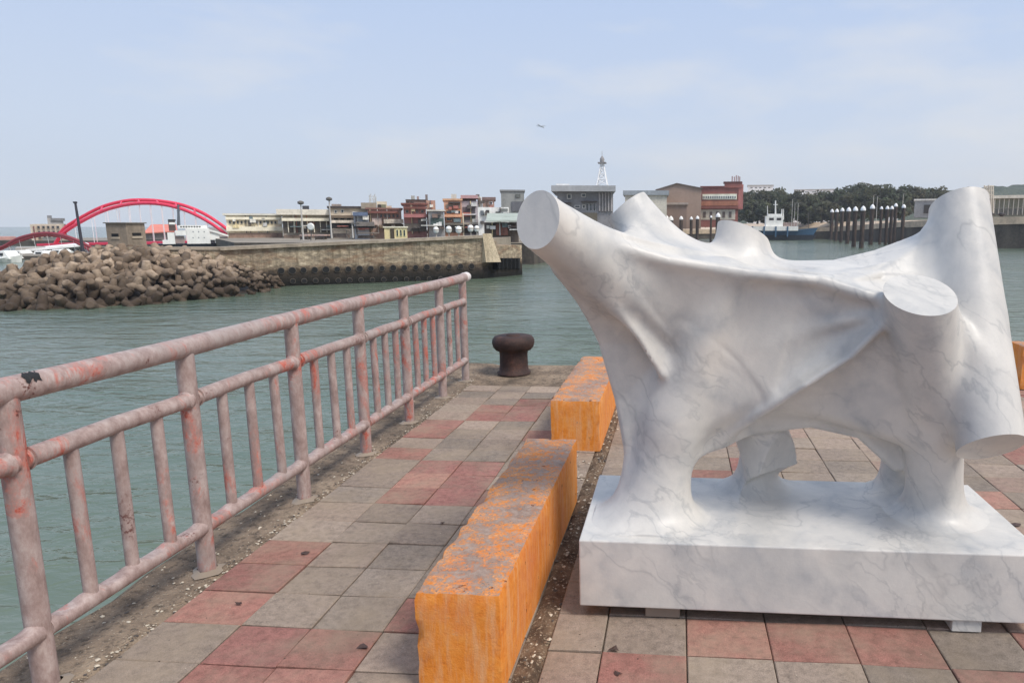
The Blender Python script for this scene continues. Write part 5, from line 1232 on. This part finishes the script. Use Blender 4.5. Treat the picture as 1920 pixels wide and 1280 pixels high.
def tree(px, ptop, pbot, wpx, Y, label, seed, dark=1.0, name='broadleaf_tree'):
    wpx *= 1.22; ptop -= 2
    rr = random.Random(seed); base = at(px, pbot, Y); zt = ztop(px, ptop, Y); Rr = wpx / 2 * Y / FOC; H_ = zt - base.z
    t = thing(name, label, 'tree', base, 'trees along the far right bank')
    mb = MB(); mb.tube([base, base + Vector((.2, 0, H_ * .35)), base + Vector((rr.uniform(-.5, .5), 0, H_ * .7))], [.45, .35, .12], 7)
    for k in range(4):
        an = k * 1.6 + rr.random(); s0 = base + Vector((.15, 0, H_ * rr.uniform(.25, .4))); mb.tube([s0, s0 + Vector((math.cos(an) * Rr * .35, math.sin(an) * Rr * .35, H_ * .2)), s0 + Vector((math.cos(an) * Rr * .65, math.sin(an) * Rr * .65, H_ * .32))], [.2, .13, .05], 5)
    mb.build('trunk', BARK, t)
    mb = MB(); cl = []; nb = max(16, int(wpx / 1.7)); cs = []
    for k in range(nb):
        an = rr.uniform(0, 6.283); rad = math.sqrt(rr.random()) * .92; hh = (.14 + .78 * rr.random() ** .8) * (1 - .26 * rad * rad)
        cs.append((Vector((base.x + math.cos(an) * rad * Rr, Y + math.sin(an) * rad * Rr * .8, base.z + H_ * hh)), rr.uniform(.22, .36) * min(Rr, H_ * .6)))
    for c0, r0 in cs:
        g = rr.uniform(.8, 1.2) * (.5 + .5 * dark); col = (.104 * g * rr.uniform(.9, 1.2), .118 * g, .078 * g * rr.uniform(.85, 1.15), 1)
        nl = int(46 * (r0 / 2.0) ** 1.5) + 60
        for _ in range(nl):
            d_ = Vector((rr.gauss(0, 1), rr.gauss(0, 1), rr.gauss(0, .8))).normalized(); p = c0 + d_ * r0 * rr.uniform(.72, 1.1)
            u = Vector((rr.gauss(0, 1), rr.gauss(0, 1), rr.gauss(0, 1))).normalized(); w = d_.cross(u).normalized() if rr.random() < .6 else u.cross(Vector((0, 0, 1))).normalized(); s_ = rr.uniform(.5, 1.1)
            mb.add([p - u * s_ * .7, p - w * s_ * .5, p + u * s_ * .7, p + w * s_ * .5], [(0, 1, 2, 3)]); k_ = rr.uniform(.95, 1.35); cl.append((col[0] * k_, col[1] * k_, col[2] * k_, 1))
    o = mb.build('crown', LEAFM, t); ca_ = o.data.color_attributes.new('tint', 'FLOAT_COLOR', 'CORNER'); ca_.data.foreach_set('color', np.repeat(np.array(cl, 'f'), 4, axis=0).ravel())
TR = [(1404, 362, 418, 50, 300), (1432, 361, 416, 52, 292), (1462, 358, 414, 56, 304), (1496, 363, 416, 52, 290), (1526, 364, 416, 50, 300), (1552, 359, 414, 56, 310), (1584, 353, 412, 62, 300), (1612, 348, 410, 62, 306), (1640, 344, 408, 60, 296), (1600, 364, 414, 54, 272), (1676, 356, 406, 42, 290), (1700, 351, 404, 52, 300), (1728, 353, 404, 50, 306), (1754, 356, 404, 46, 300), (1420, 380, 420, 50, 268), (1475, 380, 418, 60, 266), (1540, 382, 418, 60, 268), (1660, 374, 410, 60, 250)]
for i, (u, w0, w1, ww, Y) in enumerate(TR):
    where = 'taller' if w0 < 370 else 'lower front'
    tree(u, w0 - 1, w1, ww, Y, '%s green tree on the far bank, %s from the left among the %s ones' % ('dark' if i % 2 else 'olive', (ordn + ['thirteenth', 'fourteenth'])[sum(1 for q in TR if (q[1] < 370) == (w0 < 370) and q[0] < u)], where), 40 + i, .8 if i % 2 else 1.0)
def shrubs(name, u0, u1, Y, n, hpx, label, rgbk=1.0):
    for i in range(n):
        u = u0 + (u1 - u0) * (i + .5) / n; pass
# ================================================================= aeroplane
Y_ = 700; c0 = at(1014, 237, Y_); ap = thing('airplane', 'tiny grey airplane with spread wings flying low in the sky above the harbour', 'airplane', c0); APM = plain((176, 186, 200), 'plane_grey', k=1.2)
s_ = Y_ / FOC
mb = MB(); mb.tube([c0 + Vector((x * s_, y * 10, z * s_)) for x, y, z in ((-.4, -1.6, .1), (-.3, -1.2, .1), (0, 0, .2), (.3, 1.2, .4), (.35, 1.6, .6))], [.15, .5, .55, .35, .1], 8); mb.build('fuselage', APM, ap)
mb = MB()
for s1 in (-1, 1): mb.hexa([c0 + Vector((0, -3, -.3)), c0 + Vector((s1 * 4.8, 1, .5)), c0 + Vector((s1 * 4.8, 2.2, .5)), c0 + Vector((0, 2, -.3)), c0 + Vector((0, -3, .3)), c0 + Vector((s1 * 4.8, 1, .65)), c0 + Vector((s1 * 4.8, 2.2, .65)), c0 + Vector((0, 2, .3))])
mb.build('wing', APM, ap)
mb = MB(); mb.hexa([c0 + Vector((-.1, 11, .4)), c0 + Vector((.1, 11, .4)), c0 + Vector((.1, 15, .4)), c0 + Vector((-.1, 15, .4)), c0 + Vector((-.1, 14, 2.6)), c0 + Vector((.1, 14, 2.6)), c0 + Vector((.1, 16, 2.6)), c0 + Vector((-.1, 16, 2.6))]); mb.build('tail_fin', APM, ap)
# ================================================================= the hazy air of the harbour
hz = bpy.data.materials.new('haze_air'); hz.use_nodes = True; hn = hz.node_tree; hn.nodes.remove(hn.nodes['Principled BSDF'])
pvv = hn.nodes.new('ShaderNodeVolumePrincipled'); pvv.inputs['Color'].default_value = (.86, .90, .97, 1); pvv.inputs['Density'].default_value = .0003; pvv.inputs['Anisotropy'].default_value = .2
hn.links.new(pvv.outputs[0], hn.nodes['Material Output'].inputs['Volume'])
mb = MB(); mb.box(-700, 900, -62, 1100, -10, 75); structure(mb.build('haze', hz), 'stuff')
for o in bpy.data.objects:
    if '_o' in o: del o['_o']
